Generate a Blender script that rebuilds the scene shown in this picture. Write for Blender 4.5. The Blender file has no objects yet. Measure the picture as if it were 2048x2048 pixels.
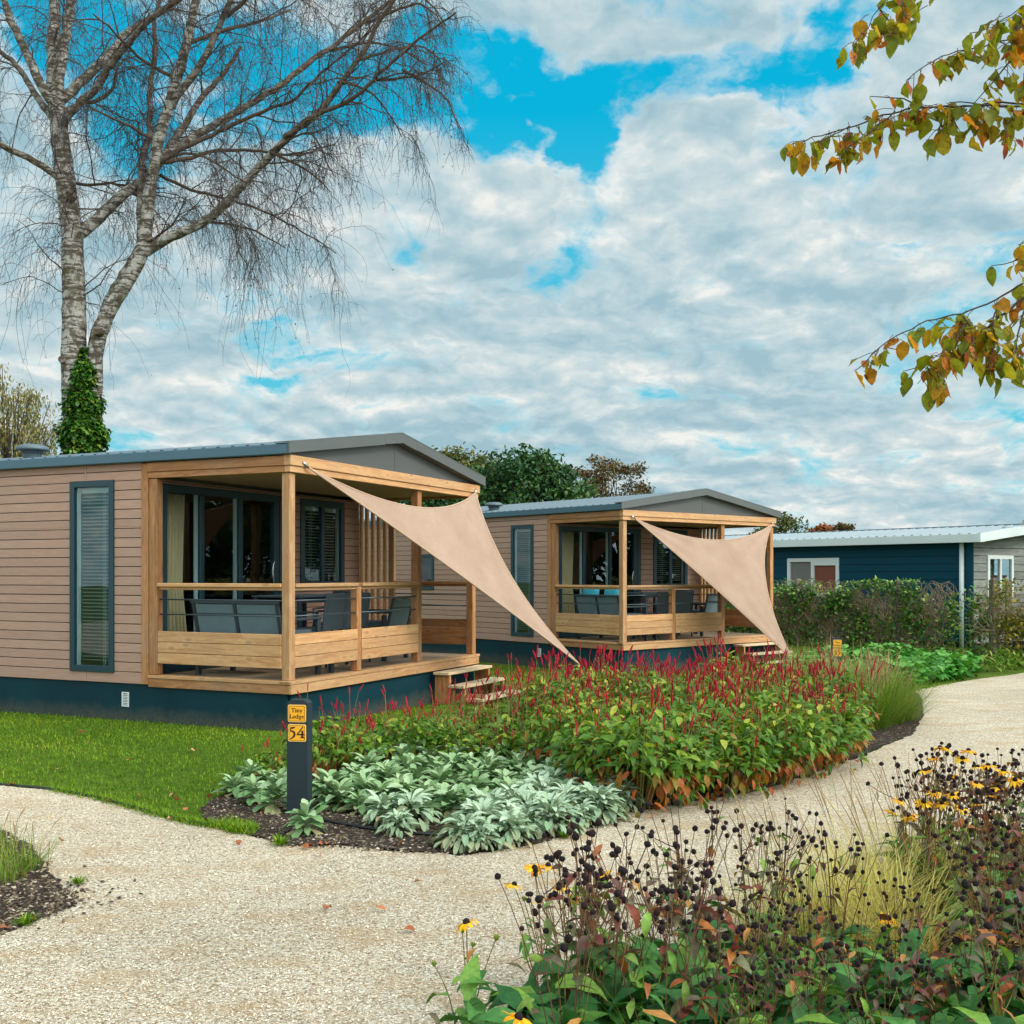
import bpy, bmesh, math, random
import numpy as np
from mathutils import Vector, Matrix
R = math.radians
rng = np.random.default_rng(7)
random.seed(7)
sc = bpy.context.scene
COL = sc.collection

# ------------------------------------------------------------------ camera model (used to measure the site)
F, CX, HY, EYE = 2198.0, 1024.0, 1148.0, 1.60

def gz(y):
    """ground height: level near the viewer, falling very slightly towards the back"""
    y = np.asarray(y, float)
    return -0.15 * np.clip((y - 12.5) / 6.5, 0, 1)

def G(px, py, h=0.0):
    """point of the ground (plus h) measured at a photo position"""
    kx, kz = (px - CX) / F, (HY - py) / F
    Y = EYE / max(1e-4, -kz)
    for _ in range(30):
        Y = (EYE - h - float(gz(Y))) / (-kz)
    return np.array([kx * Y, Y, float(gz(Y)) + h])

def A(px, py, Y):
    """point at distance Y"""
    return np.array([(px - CX) / F * Y, Y, EYE + (HY - py) / F * Y])

def S(r, g, b):
    def f(c):
        c /= 255.0
        return c / 12.92 if c <= 0.04045 else ((c + 0.055) / 1.055) ** 2.4
    return (f(r), f(g), f(b), 1.0)

# ------------------------------------------------------------------ node helpers
class NT:
    def __init__(s, tree):
        s.t = tree
    def n(s, typ, props=None, **inp):
        nd = s.t.nodes.new(typ)
        for k, v in (props or {}).items():
            setattr(nd, k, v)
        for k, v in inp.items():
            key = int(k[1:]) if k[0] == '_' and k[1:].isdigit() else k.replace('_', ' ')
            sock = nd.inputs[key]
            if isinstance(v, bpy.types.NodeSocket):
                s.t.links.new(v, sock)
            else:
                sock.default_value = v
        return nd
    def math(s, op, a, b=0.0, c=0.0, clamp=False):
        nd = s.n('ShaderNodeMath', dict(operation=op, use_clamp=clamp), _0=a, _1=b, _2=c)
        return nd.outputs[0]
    def vmath(s, op, a, b=(0, 0, 0)):
        nd = s.n('ShaderNodeVectorMath', dict(operation=op), _0=a, _1=b)
        return nd.outputs[0]
    def mapr(s, v, a, b, c, d, smooth=False):
        nd = s.n('ShaderNodeMapRange', dict(interpolation_type='SMOOTHSTEP' if smooth else 'LINEAR', clamp=True), Value=v)
        for i, x in zip(('From Min', 'From Max', 'To Min', 'To Max'), (a, b, c, d)):
            nd.inputs[i].default_value = x
        return nd.outputs[0]
    def mix(s, fac, a, b, blend='MIX'):
        nd = s.n('ShaderNodeMix', dict(data_type='RGBA', blend_type=blend))
        for i, v in ((0, fac), (6, a), (7, b)):
            if isinstance(v, bpy.types.NodeSocket):
                s.t.links.new(v, nd.inputs[i])
            else:
                nd.inputs[i].default_value = v
        return nd.outputs[2]
    def ramp(s, fac, stops, interp='LINEAR'):
        nd = s.n('ShaderNodeValToRGB', Fac=fac)
        cr = nd.color_ramp
        cr.interpolation = interp
        while len(cr.elements) < len(stops):
            cr.elements.new(0.5)
        for e, (p, c) in zip(cr.elements, stops):
            e.position = p
            e.color = c
        return nd.outputs[0]
    def noise(s, vec, scale, detail=4, rough=0.55, dist=0.0, out=0):
        nd = s.n('ShaderNodeTexNoise', Vector=vec, Scale=scale, Detail=detail, Roughness=rough, Distortion=dist)
        return nd.outputs[out]
    def voro(s, vec, scale, feature='F1', out='Distance', rand=1.0):
        nd = s.n('ShaderNodeTexVoronoi', dict(feature=feature), Vector=vec, Scale=scale, Randomness=rand)
        return nd.outputs[out]
    def scalev(s, v, x, y, z):
        return s.vmath('MULTIPLY', v, (x, y, z))
    def obj(s):
        return s.n('ShaderNodeTexCoord').outputs['Object']
    def attr(s, name='rnd'):
        return s.n('ShaderNodeAttribute', dict(attribute_name=name)).outputs['Fac']
    def orand(s):
        return s.n('ShaderNodeObjectInfo').outputs['Random']
    def bump(s, h, strength=0.3, dist=0.01):
        return s.n('ShaderNodeBump', Strength=strength, Distance=dist, Height=h).outputs[0]

def material(name, fn):
    m = bpy.data.materials.new(name)
    m.use_nodes = True
    m.node_tree.nodes.clear()
    nt = NT(m.node_tree)
    sh = fn(nt)
    out = nt.n('ShaderNodeOutputMaterial')
    m.node_tree.links.new(sh, out.inputs[0])
    return m

def pbsdf(nt, col, rough=0.6, normal=None, metal=0.0, spec=0.5):
    nd = nt.n('ShaderNodeBsdfPrincipled', Base_Color=col, Roughness=rough, Metallic=metal)
    nd.inputs['Specular IOR Level'].default_value = spec
    if normal is not None:
        nt.t.links.new(normal, nd.inputs['Normal'])
    return nd.outputs[0]

def k(c, f):
    return (c[0] * f, c[1] * f, c[2] * f, 1.0)

# ------------------------------------------------------------------ materials
def m_paint(name, c, rough=0.5, var=0.25, scale=3.0, bump=0.05, metal=0.0, fine=60, spec=0.5):
    def fn(nt):
        o = nt.obj()
        n1 = nt.noise(o, scale, 5, 0.6)
        n2 = nt.noise(o, fine, 3, 0.6)
        f = nt.math('ADD', nt.math('MULTIPLY', n1, 0.7), nt.math('MULTIPLY', n2, 0.3))
        f = nt.mapr(f, 0.3, 0.7, 0, 1)
        col = nt.mix(f, k(c, 1 - var), k(c, 1 + var))
        r = nt.mapr(n1, 0.3, 0.7, rough - 0.08, rough + 0.1)
        return pbsdf(nt, col, r, nt.bump(n2, bump, 0.004), metal, spec)
    return material(name, fn)

def m_wood(name, axis, c_light, c_dark, knots=True, rough=0.65, weather=0.0):
    """sawn timber with grain along one local axis; each plank shifts the grain by its own value"""
    def fn(nt):
        o = nt.obj()
        a = nt.attr()
        off = nt.n('ShaderNodeCombineXYZ', X=nt.math('MULTIPLY', a, 37.0), Y=nt.math('MULTIPLY', a, 53.0), Z=nt.math('MULTIPLY', a, 71.0)).outputs[0]
        p = nt.vmath('ADD', o, off)
        st = [14, 14, 14]; st[axis] = 0.9
        ps = nt.scalev(p, *st)
        warp = nt.noise(nt.scalev(p, *[2.2 if i == axis else 7 for i in range(3)]), 1.0, 3, 0.5, out=1)
        pw = nt.vmath('ADD', ps, nt.vmath('MULTIPLY', warp, (1.6, 1.6, 1.6)))
        g1 = nt.noise(pw, 1.6, 4, 0.6, 0.6)
        st2 = [90, 90, 90]; st2[axis] = 3.0
        g2 = nt.noise(nt.scalev(p, *st2), 1.0, 3, 0.6)
        f = nt.math('ADD', nt.math('MULTIPLY', g1, 0.75), nt.math('MULTIPLY', g2, 0.25))
        f = nt.mapr(f, 0.33, 0.68, 0, 1)
        col = nt.mix(f, c_dark, c_light)
        # plank to plank tone
        tone = nt.mapr(nt.math('FRACT', nt.math('MULTIPLY', a, 17.31)), 0, 1, 0.78, 1.20)
        col = nt.mix(1.0, col, nt.n('ShaderNodeCombineColor', Red=tone, Green=tone, Blue=nt.math('MULTIPLY', tone, 0.98)).outputs[0], 'MULTIPLY')
        if knots:
            sk = [9, 9, 9]; sk[axis] = 3.6
            v = nt.voro(nt.scalev(p, *sk), 1.0, 'F1', 'Distance')
            kn = nt.mapr(v, 0.10, 0.26, 1, 0, True)
            col = nt.mix(nt.math('MULTIPLY', kn, 0.75), col, k(c_dark, 0.38))
            halo = nt.mapr(v, 0.18, 0.42, 1, 0, True)
            col = nt.mix(nt.math('MULTIPLY', halo, 0.3), col, k(c_light, 1.2))
        if weather:
            w = nt.mapr(nt.noise(o, 1.7, 4, 0.6), 0.42, 0.7, 0, weather)
            col = nt.mix(w, col, S(150, 135, 118))
        return pbsdf(nt, col, rough, nt.bump(f, 0.25, 0.002))
    return material(name, fn)

def m_leaf(name, stops, transl=0.35, rough=0.5, orand=0.25, fuzz=False, spot=None):
    def fn(nt):
        a = nt.attr()
        if orand:
            a = nt.math('ADD', nt.math('MULTIPLY', a, 1 - orand), nt.math('MULTIPLY', nt.orand(), orand))
        col = nt.ramp(a, stops)
        o = nt.obj()
        n = nt.noise(o, 55 if not fuzz else 140, 3, 0.6)
        tone = nt.mapr(n, 0.3, 0.7, 0.72, 1.28)
        col = nt.mix(1.0, col, nt.n('ShaderNodeCombineColor', Red=tone, Green=tone, Blue=tone).outputs[0], 'MULTIPLY')
        if spot:
            sp = nt.mapr(nt.noise(o, 38, 4, 0.7), 0.54, 0.66, 0, 0.85)
            col = nt.mix(sp, col, spot)
        d = pbsdf(nt, col, rough, nt.bump(n, 0.3, 0.003), 0.0, 0.35 if not fuzz else 0.1)
        if not transl:
            return d
        t = nt.n('ShaderNodeBsdfTranslucent', Color=nt.mix(0.4, col, (1.0, 1.0, 0.35, 1), 'MULTIPLY')).outputs[0]
        return nt.n('ShaderNodeMixShader', _0=transl, _1=d, _2=t).outputs[0]
    return material(name, fn)

def f_gravel(nt):
    o = nt.obj()
    w = nt.noise(o, 30, 2, 0.5, out=1)
    p = nt.vmath('ADD', o, nt.vmath('MULTIPLY', w, (0.012, 0.012, 0.012)))
    cell = nt.voro(p, 112, 'F1', 'Color')
    sep = nt.n('ShaderNodeSeparateColor', Color=cell)
    d1 = nt.voro(p, 112, 'DISTANCE_TO_EDGE', 'Distance')
    d2 = nt.voro(nt.vmath('ADD', p, (3.1, 1.7, 0)), 48, 'DISTANCE_TO_EDGE', 'Distance')
    col = nt.ramp(sep.outputs[0], [(0.0, S(148, 124, 102)), (0.12, S(178, 156, 131)), (0.35, S(208, 191, 167)), (0.65, S(225, 210, 190)), (0.86, S(240, 230, 214)), (0.95, S(202, 164, 123)), (1.0, S(140, 114, 92))])
    edge = nt.mapr(d1, 0.0, 0.16, 1, 0)
    big = nt.mapr(nt.noise(o, 75, 4, 0.7), 0.56, 0.68, 0, 1)
    dark = nt.math('MULTIPLY', edge, nt.mapr(nt.noise(o, 42, 3, 0.6), 0.4, 0.62, 0.15, 1.0))
    dark = nt.math('MAXIMUM', dark, nt.math('MULTIPLY', big, 0.55))
    col = nt.mix(nt.math('MULTIPLY', dark, 0.86), col, S(88, 70, 54))
    # ochre stains and trodden tone
    st = nt.mapr(nt.noise(nt.scalev(o, 1.0, 2.0, 1), 1.9, 5, 0.65), 0.50, 0.68, 0, 0.7)
    col = nt.mix(st, col, k(S(192, 158, 116), 0.85))
    tr = nt.mapr(nt.noise(o, 0.45, 3, 0.5), 0.35, 0.65, 0.84, 1.06)
    col = nt.mix(1.0, col, nt.n('ShaderNodeCombineColor', Red=tr, Green=tr, Blue=tr).outputs[0], 'MULTIPLY')
    h = nt.math('ADD', nt.math('MULTIPLY', nt.math('MINIMUM', d1, 0.2), 3.0), nt.math('MULTIPLY', nt.math('MINIMUM', d2, 0.2), 1.5))
    h = nt.math('ADD', h, nt.math('MULTIPLY', sep.outputs[1], 0.5))
    return pbsdf(nt, col, 0.85, nt.bump(h, 0.7, 0.006), 0.0, 0.25)

def f_soil(nt):
    o = nt.obj()
    n = nt.noise(o, 26, 6, 0.7)
    cell = nt.voro(nt.scalev(o, 1, 1, 1), 60, 'F1', 'Color')
    sp = nt.n('ShaderNodeSeparateColor', Color=cell)
    col = nt.ramp(n, [(0.25, S(30, 24, 20)), (0.5, S(58, 46, 40)), (0.75, S(92, 76, 66))])
    bit = nt.mapr(sp.outputs[0], 0.88, 0.92, 0, 0.8)
    col = nt.mix(bit, col, S(150, 134, 118))
    return pbsdf(nt, col, 0.95, nt.bump(nt.math('ADD', n, nt.math('MULTIPLY', sp.outputs[1], 0.4)), 0.9, 0.03), 0, 0.2)

def f_ground(nt):
    o = nt.obj()
    n = nt.noise(o, 9, 6, 0.7)
    n2 = nt.noise(o, 0.5, 4, 0.6)
    col = nt.mix(nt.mapr(n, 0.3, 0.7, 0, 1), S(36, 58, 0), S(80, 102, 6))
    col = nt.mix(nt.mapr(n2, 0.4, 0.7, 0, 0.5), col, S(100, 116, 30))
    return pbsdf(nt, col, 0.9, nt.bump(n, 0.8, 0.03), 0, 0.2)

def f_bark(nt):
    """birch bark: papery white with dark bands on thick limbs, brown on thin ones (rnd = limb thickness)"""
    o = nt.obj()
    a = nt.attr()
    w = nt.noise(o, 5, 3, 0.6, out=1)
    p = nt.vmath('ADD', o, nt.vmath('MULTIPLY', w, (0.05, 0.05, 0.10)))
    band = nt.noise(nt.scalev(p, 3.0, 3.0, 20), 1.0, 4, 0.65)
    patch = nt.noise(nt.scalev(p, 7, 7, 5), 1.0, 5, 0.65)
    b = nt.mapr(band, 0.50, 0.56, 0, 1)
    q = nt.mapr(patch, 0.48, 0.58, 0, 1)
    white = nt.mix(nt.noise(o, 18, 4, 0.6), S(132, 124, 116), S(200, 192, 184))
    col = nt.mix(nt.math('MULTIPLY', b, 0.88), white, S(62, 50, 42))
    col = nt.mix(nt.math('MULTIPLY', q, 0.85), col, S(78, 66, 52))
    moss = nt.mapr(nt.noise(o, 2.2, 4, 0.6), 0.55, 0.75, 0, 0.5)
    col = nt.mix(moss, col, S(84, 84, 48))
    thin = nt.mix(nt.noise(nt.scalev(o, 10, 10, 10), 1.0, 3), S(58, 44, 36), S(104, 84, 66))
    f = nt.mapr(a, 0.035, 0.085, 0, 1)
    col = nt.mix(f, thin, col)
    h = nt.math('SUBTRACT', nt.math('MULTIPLY', patch, 0.6), nt.math('MULTIPLY', b, 0.5))
    return pbsdf(nt, col, 0.8, nt.bump(h, 0.7, 0.02), 0, 0.2)

def f_glass(nt):
    lw = nt.n('ShaderNodeLayerWeight', Blend=0.5).outputs['Facing']
    f = nt.math('ADD', nt.math('MULTIPLY', nt.math('POWER', lw, 5.0), 0.9), 0.045)
    wob = nt.bump(nt.noise(nt.obj(), 1.3, 2, 0.5), 0.05, 0.05)
    g = nt.n('ShaderNodeBsdfGlossy', Color=(0.95, 0.98, 1, 1), Roughness=0.01, Normal=wob).outputs[0]
    t = nt.n('ShaderNodeBsdfTransparent', Color=(0.80, 0.88, 0.89, 1)).outputs[0]
    return nt.n('ShaderNodeMixShader', _0=f, _1=t, _2=g).outputs[0]

def f_sail(nt):
    o = nt.obj()
    w = nt.n('ShaderNodeTexWave', dict(wave_type='BANDS', bands_direction='Z'), Vector=o, Scale=60.0, Distortion=1.5, Detail=2.0).outputs['Fac']
    n = nt.noise(nt.scalev(o, 12, 12, 60), 1.0, 3, 0.6)
    n2 = nt.noise(o, 1.4, 4, 0.6)
    col = nt.mix(nt.mapr(n2, 0.3, 0.7, 0, 1), S(184, 153, 134), S(201, 171, 152))
    col = nt.mix(nt.math('MULTIPLY', nt.mapr(n, 0.4, 0.7, 0, 1), 0.22), col, S(172, 142, 124))
    d = pbsdf(nt, col, 0.9, nt.bump(nt.math('ADD', w, n), 0.12, 0.003), 0, 0.1)
    t = nt.n('ShaderNodeBsdfTranslucent', Color=col).outputs[0]
    return nt.n('ShaderNodeMixShader', _0=0.35, _1=d, _2=t).outputs[0]

M = {}
M['gravel'] = material('gravel', f_gravel)
M['soil'] = material('soil', f_soil)
M['ground'] = material('turf', f_ground)
M['bark'] = material('birch_bark', f_bark)
M['glass'] = material('window_glass', f_glass)
M['sail'] = material('sail_cloth', f_sail)
WL, WD = S(192, 134, 84), S(138, 84, 44)
for i, ax in enumerate('xyz'):
    M['wood_' + ax] = m_wood('larch_' + ax, i, WL, WD, weather=0.25)
    M['pale_' + ax] = m_wood('pine_' + ax, i, S(206, 160, 114), S(168, 114, 72), weather=0.2)
M['deck'] = m_wood('deck_boards', 1, S(176, 150, 122), S(126, 100, 78), knots=False, weather=0.5)
M['step'] = m_wood('step_boards', 0, S(220, 196, 164), S(178, 150, 118), knots=True, weather=0.4)
M['oldwood'] = m_wood('grey_post', 2, S(120, 108, 92), S(74, 64, 54), weather=0.5)

def f_siding(nt):
    o = nt.obj(); a = nt.attr()
    off = nt.n('ShaderNodeCombineXYZ', X=nt.math('MULTIPLY', a, 31.0), Y=nt.math('MULTIPLY', a, 17.0), Z=0.0).outputs[0]
    p = nt.vmath('ADD', o, off)
    n = nt.noise(nt.scalev(p, 5, 5, 90), 1.0, 4, 0.65)
    n2 = nt.noise(nt.scalev(p, 130, 130, 260), 1.0, 2, 0.6)
    n3 = nt.noise(o, 1.1, 4, 0.6)
    f = nt.mapr(nt.math('ADD', nt.math('MULTIPLY', n, 0.6), nt.math('MULTIPLY', n2, 0.4)), 0.35, 0.65, 0, 1)
    col = nt.mix(f, S(160, 124, 108), S(184, 147, 131))
    t = nt.mapr(a, 0, 1, 0.92, 1.08)
    col = nt.mix(1.0, col, nt.n('ShaderNodeCombineColor', Red=t, Green=t, Blue=t).outputs[0], 'MULTIPLY')
    col = nt.mix(nt.mapr(n3, 0.45, 0.7, 0, 0.3), col, S(158, 136, 122))
    return pbsdf(nt, col, 0.75, nt.bump(f, 0.25, 0.0015), 0, 0.3)
M['siding'] = material('composite_siding', f_siding)
M['teal'] = m_paint('dark_teal_frame', S(14, 50, 62), 0.4, 0.15, 2)
def f_skirt(nt):
    o = nt.obj()
    n1 = nt.noise(o, 1.3, 5, 0.6); n2 = nt.noise(o, 60, 3, 0.6); n3 = nt.noise(nt.scalev(o, 9, 9, 5), 1.0, 5, 0.65)
    col = nt.mix(nt.mapr(n1, 0.3, 0.7, 0, 1), S(2, 40, 52), S(10, 54, 64))
    z = nt.n('ShaderNodeSeparateXYZ', Vector=o).outputs[2]
    mud = nt.math('MULTIPLY', nt.mapr(nt.math('ADD', z, nt.math('MULTIPLY', n3, -0.22)), -0.10, 0.06, 0.7, 0), nt.mapr(n2, 0.35, 0.6, 0.3, 1))
    col = nt.mix(mud, col, S(92, 84, 68))
    return pbsdf(nt, col, nt.mapr(n1, .3, .7, .5, .65), nt.bump(n2, 0.08, 0.004), 0, 0.18)
M['skirt'] = material('skirting_paint', f_skirt)
M['fascia'] = m_paint('blue_grey_metal', S(62, 92, 108), 0.38, 0.10, 1.5, 0.02)
M['roofmetal'] = m_paint('roof_sheet', S(84, 100, 110), 0.4, 0.12, 1.2, 0.02)
M['gable'] = m_paint('gable_panel_grey', S(80, 80, 80), 0.5, 0.14, 1.6, 0.03)
M['rake'] = m_paint('rake_metal_grey', S(84, 86, 86), 0.5, 0.10, 1.4, 0.02)
M['black'] = m_paint('black_gap', S(16, 18, 20), 0.8, 0.1)
M['rail'] = m_paint('rail_metal', S(74, 84, 92), 0.35, 0.12, 5, 0.02, 0.6)
M['furn'] = m_paint('charcoal_metal', S(44, 54, 62), 0.5, 0.12, 4)
M['sling'] = m_paint('grey_sling_fabric', S(96, 116, 124), 0.85, 0.15, 8, 0.2, fine=300)
M['slingd'] = m_paint('dark_sling_fabric', S(70, 82, 88), 0.85, 0.15, 8, 0.2, fine=300)
M['cyan'] = m_paint('turquoise_fabric', S(60, 160, 178), 0.9, 0.12, 8, 0.2, fine=200)
M['orange'] = m_paint('orange_fabric', S(190, 90, 50), 0.9, 0.12, 8, 0.2, fine=200)
M['white'] = m_paint('white_paint', S(214, 216, 216), 0.5, 0.05, 3)
M['ceil'] = m_paint('ceiling_panel', S(158, 136, 108), 0.7, 0.08, 3)
M['inner'] = m_paint('interior_wall', S(150, 146, 138), 0.8, 0.08, 2)
M['innerfloor'] = m_paint('interior_floor', S(110, 86, 62), 0.6, 0.2, 3)
M['curtain'] = m_paint('beige_curtain', S(236, 198, 154), 0.9, 0.08, 3)
M['blind'] = m_paint('blind_slat', S(200, 204, 200), 0.5, 0.05, 3)
M['steel'] = m_paint('steel', S(190, 196, 200), 0.25, 0.05, 6, 0.02, 0.9)
M['hem'] = m_paint('sail_hem', S(184, 150, 128), 0.9, 0.08, 10, 0.2)
M['rope'] = m_paint('white_rope', S(226, 218, 206), 0.85, 0.1, 20)
M['ventgrey'] = m_paint('vent_grey', S(84, 98, 106), 0.5, 0.15, 5)
M['signpost'] = m_paint('sign_post_black', S(18, 36, 44), 0.7, 0.2, 6, 0.15, fine=90)
M['yellow'] = m_paint('sign_yellow', S(236, 164, 16), 0.45, 0.05, 10, 0.02)
M['cream'] = m_paint('sign_rim', S(228, 186, 112), 0.5, 0.05, 10)
M['ink'] = m_paint('sign_ink', S(34, 10, 6), 0.5, 0.05, 10)
M['cotblue'] = m_paint('navy_boards', S(0, 62, 80), 0.65, 0.16, 3, 0.06, spec=0.2)
M['cotgrey'] = m_wood('grey_gable_boards', 0, S(150, 150, 146), S(104, 104, 102), knots=False)
M['cottrim'] = m_paint('pale_trim', S(206, 212, 212), 0.5, 0.05, 2)
M['cotroof'] = m_paint('grey_roof_sheet', S(140, 150, 156), 0.6, 0.1, 1.5, 0.02)
M['dark_pane'] = m_paint('grey_blind', S(112, 108, 104), 0.6, 0.08, 3)
M['red_pane'] = m_paint('red_reflection_and_valance', S(120, 62, 48), 0.6, 0.1, 3)  # reddish reflection put into the pane colour; also used for the gable valance
M['hose'] = m_paint('hose_black', S(22, 24, 26), 0.5, 0.1, 10)

GR = [(0.0, S(40, 80, 0)), (0.35, S(76, 118, 2)), (0.7, S(120, 154, 8)), (0.93, S(170, 180, 34)), (1.0, S(196, 176, 80))]
M['grass'] = m_leaf('grass_blades', GR, 0.3, 0.6, 0)
M['lamb'] = m_leaf('lambs_ear_leaf', [(0.0, S(150, 142, 112)), (0.10, S(158, 156, 112)), (0.3, S(108, 142, 92)), (0.65, S(130, 160, 112)), (1.0, S(172, 190, 152))], 0.15, 0.95, 0.1, True)
M['lambs'] = m_leaf('silver_lambs_ear_leaf', [(0.0, S(164, 150, 122)), (0.2, S(158, 158, 126)), (0.5, S(132, 158, 126)), (1.0, S(180, 196, 170))], 0.15, 0.95, 0.1, True)
M['bist'] = m_leaf('bistort_leaf', [(0.0, S(126, 58, 22)), (0.10, S(172, 92, 40)), (0.17, S(140, 112, 30)), (0.24, S(58, 94, 24)), (0.50, S(80, 120, 30)), (0.74, S(116, 144, 38)), (0.90, S(160, 166, 56)), (1.0, S(192, 168, 72))], 0.3, 0.5, 0.08)
M['spike'] = m_leaf('bistort_flower', [(0.0, S(112, 10, 30)), (0.5, S(164, 18, 44)), (0.8, S(196, 44, 60)), (1.0, S(190, 92, 78))], 0.15, 0.8, 0.4)
M['stemgreen'] = m_leaf('green_stem', [(0.0, S(96, 118, 48)), (0.6, S(128, 120, 70)), (1.0, S(150, 84, 60))], 0.0, 0.7, 0.3)
M['stemred'] = m_leaf('red_stem', [(0.0, S(74, 46, 36)), (0.5, S(110, 68, 48)), (0.8, S(112, 100, 56)), (1.0, S(98, 112, 50))], 0.0, 0.7, 0.3)
M['rud'] = m_leaf('coneflower_leaf', [(0.0, S(40, 94, 46)), (0.3, S(76, 128, 58)), (0.52, S(124, 158, 60)), (0.64, S(104, 100, 72)), (0.78, S(104, 76, 68)), (0.88, S(124, 56, 46)), (0.95, S(160, 92, 42)), (1.0, S(184, 136, 70))], 0.25, 0.5, 0.05)
M['head'] = m_leaf('seed_head', [(0.0, S(18, 10, 14)), (0.7, S(38, 18, 22)), (1.0, S(66, 28, 28))], 0.0, 0.9, 0.5)
M['petal'] = m_leaf('yellow_petal', [(0.0, S(234, 146, 12)), (0.5, S(248, 186, 16)), (1.0, S(252, 212, 40))], 0.3, 0.6, 0.2)
M['straw'] = m_leaf('straw_grass', [(0.0, S(156, 160, 50)), (0.4, S(202, 194, 92)), (0.75, S(222, 206, 130)), (1.0, S(170, 124, 78))], 0.3, 0.7, 0.1)
M['seedgrass'] = m_leaf('grass_seed_stalk', [(0.0, S(122, 86, 62)), (0.6, S(170, 130, 96)), (1.0, S(206, 184, 130))], 0.1, 0.8, 0.2)
M['airy'] = m_leaf('airy_grass', [(0.0, S(48, 96, 20)), (0.45, S(100, 134, 32)), (0.8, S(150, 156, 66)), (1.0, S(172, 146, 90))], 0.3, 0.7, 0.1)
M['cover'] = m_leaf('ground_cover_leaf', [(0.0, S(34, 92, 24)), (0.5, S(64, 132, 40)), (1.0, S(112, 166, 70))], 0.25, 0.45, 0)
M['ivy'] = m_leaf('ivy_leaf', [(0.0, S(22, 58, 14)), (0.5, S(50, 96, 22)), (0.85, S(96, 130, 36)), (1.0, S(132, 146, 52))], 0.2, 0.4, 0)
M['hedge'] = m_leaf('hedge_leaf', [(0.0, S(40, 84, 38)), (0.5, S(76, 128, 52)), (0.85, S(124, 160, 64)), (1.0, S(172, 172, 84))], 0.2, 0.45, 0)
M['hedgey'] = m_leaf('yellow_hedge_leaf', [(0.0, S(60, 78, 22)), (0.5, S(120, 122, 34)), (0.85, S(164, 146, 50)), (1.0, S(150, 96, 40))], 0.3, 0.5, 0)
M['twig'] = m_paint('twig_brown', S(156, 132, 104), 0.85, 0.25, 4)
M['bistwig'] = m_leaf('birch_twig', [(0.0, S(44, 38, 44)), (0.6, S(72, 62, 66)), (1.0, S(100, 84, 76))], 0.0, 0.8, 0)
M['linden'] = m_leaf('linden_leaf', [(0.0, S(110, 124, 26)), (0.38, S(150, 154, 34)), (0.58, S(186, 160, 38)), (0.76, S(206, 126, 36)), (0.9, S(176, 84, 46)), (1.0, S(130, 64, 54))], 0.55, 0.5, 0, False, S(92, 44, 22))
M['lbark'] = m_paint('linden_bark', S(62, 54, 50), 0.85, 0.25, 8, 0.4)
M['oakleaf'] = m_leaf('dark_tree_leaf', [(0.0, S(22, 52, 30)), (0.5, S(46, 82, 44)), (0.9, S(82, 112, 54)), (1.0, S(130, 128, 62))], 0.2, 0.6, 0)
M['olive'] = m_leaf('olive_tree_leaf', [(0.0, S(44, 56, 28)), (0.5, S(84, 92, 44)), (0.9, S(130, 118, 60)), (1.0, S(150, 110, 60))], 0.2, 0.6, 0)
M['brownleaf'] = m_leaf('brown_tree_leaf', [(0.0, S(58, 50, 30)), (0.5, S(100, 82, 48)), (0.85, S(138, 106, 62)), (1.0, S(112, 118, 58))], 0.25, 0.6, 0)
M['redleaf'] = m_leaf('red_tree_leaf', [(0.0, S(96, 52, 34)), (0.5, S(156, 84, 48)), (1.0, S(170, 118, 62))], 0.25, 0.6, 0)
M['willow'] = m_leaf('willow_leaf', [(0.0, S(84, 84, 44)), (0.5, S(130, 122, 70)), (1.0, S(172, 150, 92))], 0.3, 0.6, 0)
M['treebark'] = m_paint('tree_bark', S(70, 58, 48), 0.9, 0.3, 6, 0.5)
M['fallen'] = m_leaf('fallen_leaf', [(0.0, S(140, 78, 48)), (0.5, S(186, 116, 74)), (0.8, S(204, 148, 106)), (1.0, S(150, 122, 80))], 0.15, 0.7, 0.8)
M['chip'] = m_leaf('bark_chip', [(0.0, S(30, 24, 20)), (0.6, S(74, 58, 46)), (0.85, S(126, 106, 86)), (1.0, S(188, 174, 154))], 0.0, 0.9, 0)
M['stone'] = m_leaf('gravel_grain', [(0.0, S(118, 98, 78)), (0.2, S(178, 156, 131)), (0.6, S(221, 205, 183)), (0.9, S(242, 233, 218)), (1.0, S(202, 168, 125))], 0.0, 0.85, 0)
M['brickroof'] = m_paint('orange_roof', S(170, 92, 66), 0.8, 0.2, 4)
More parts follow.
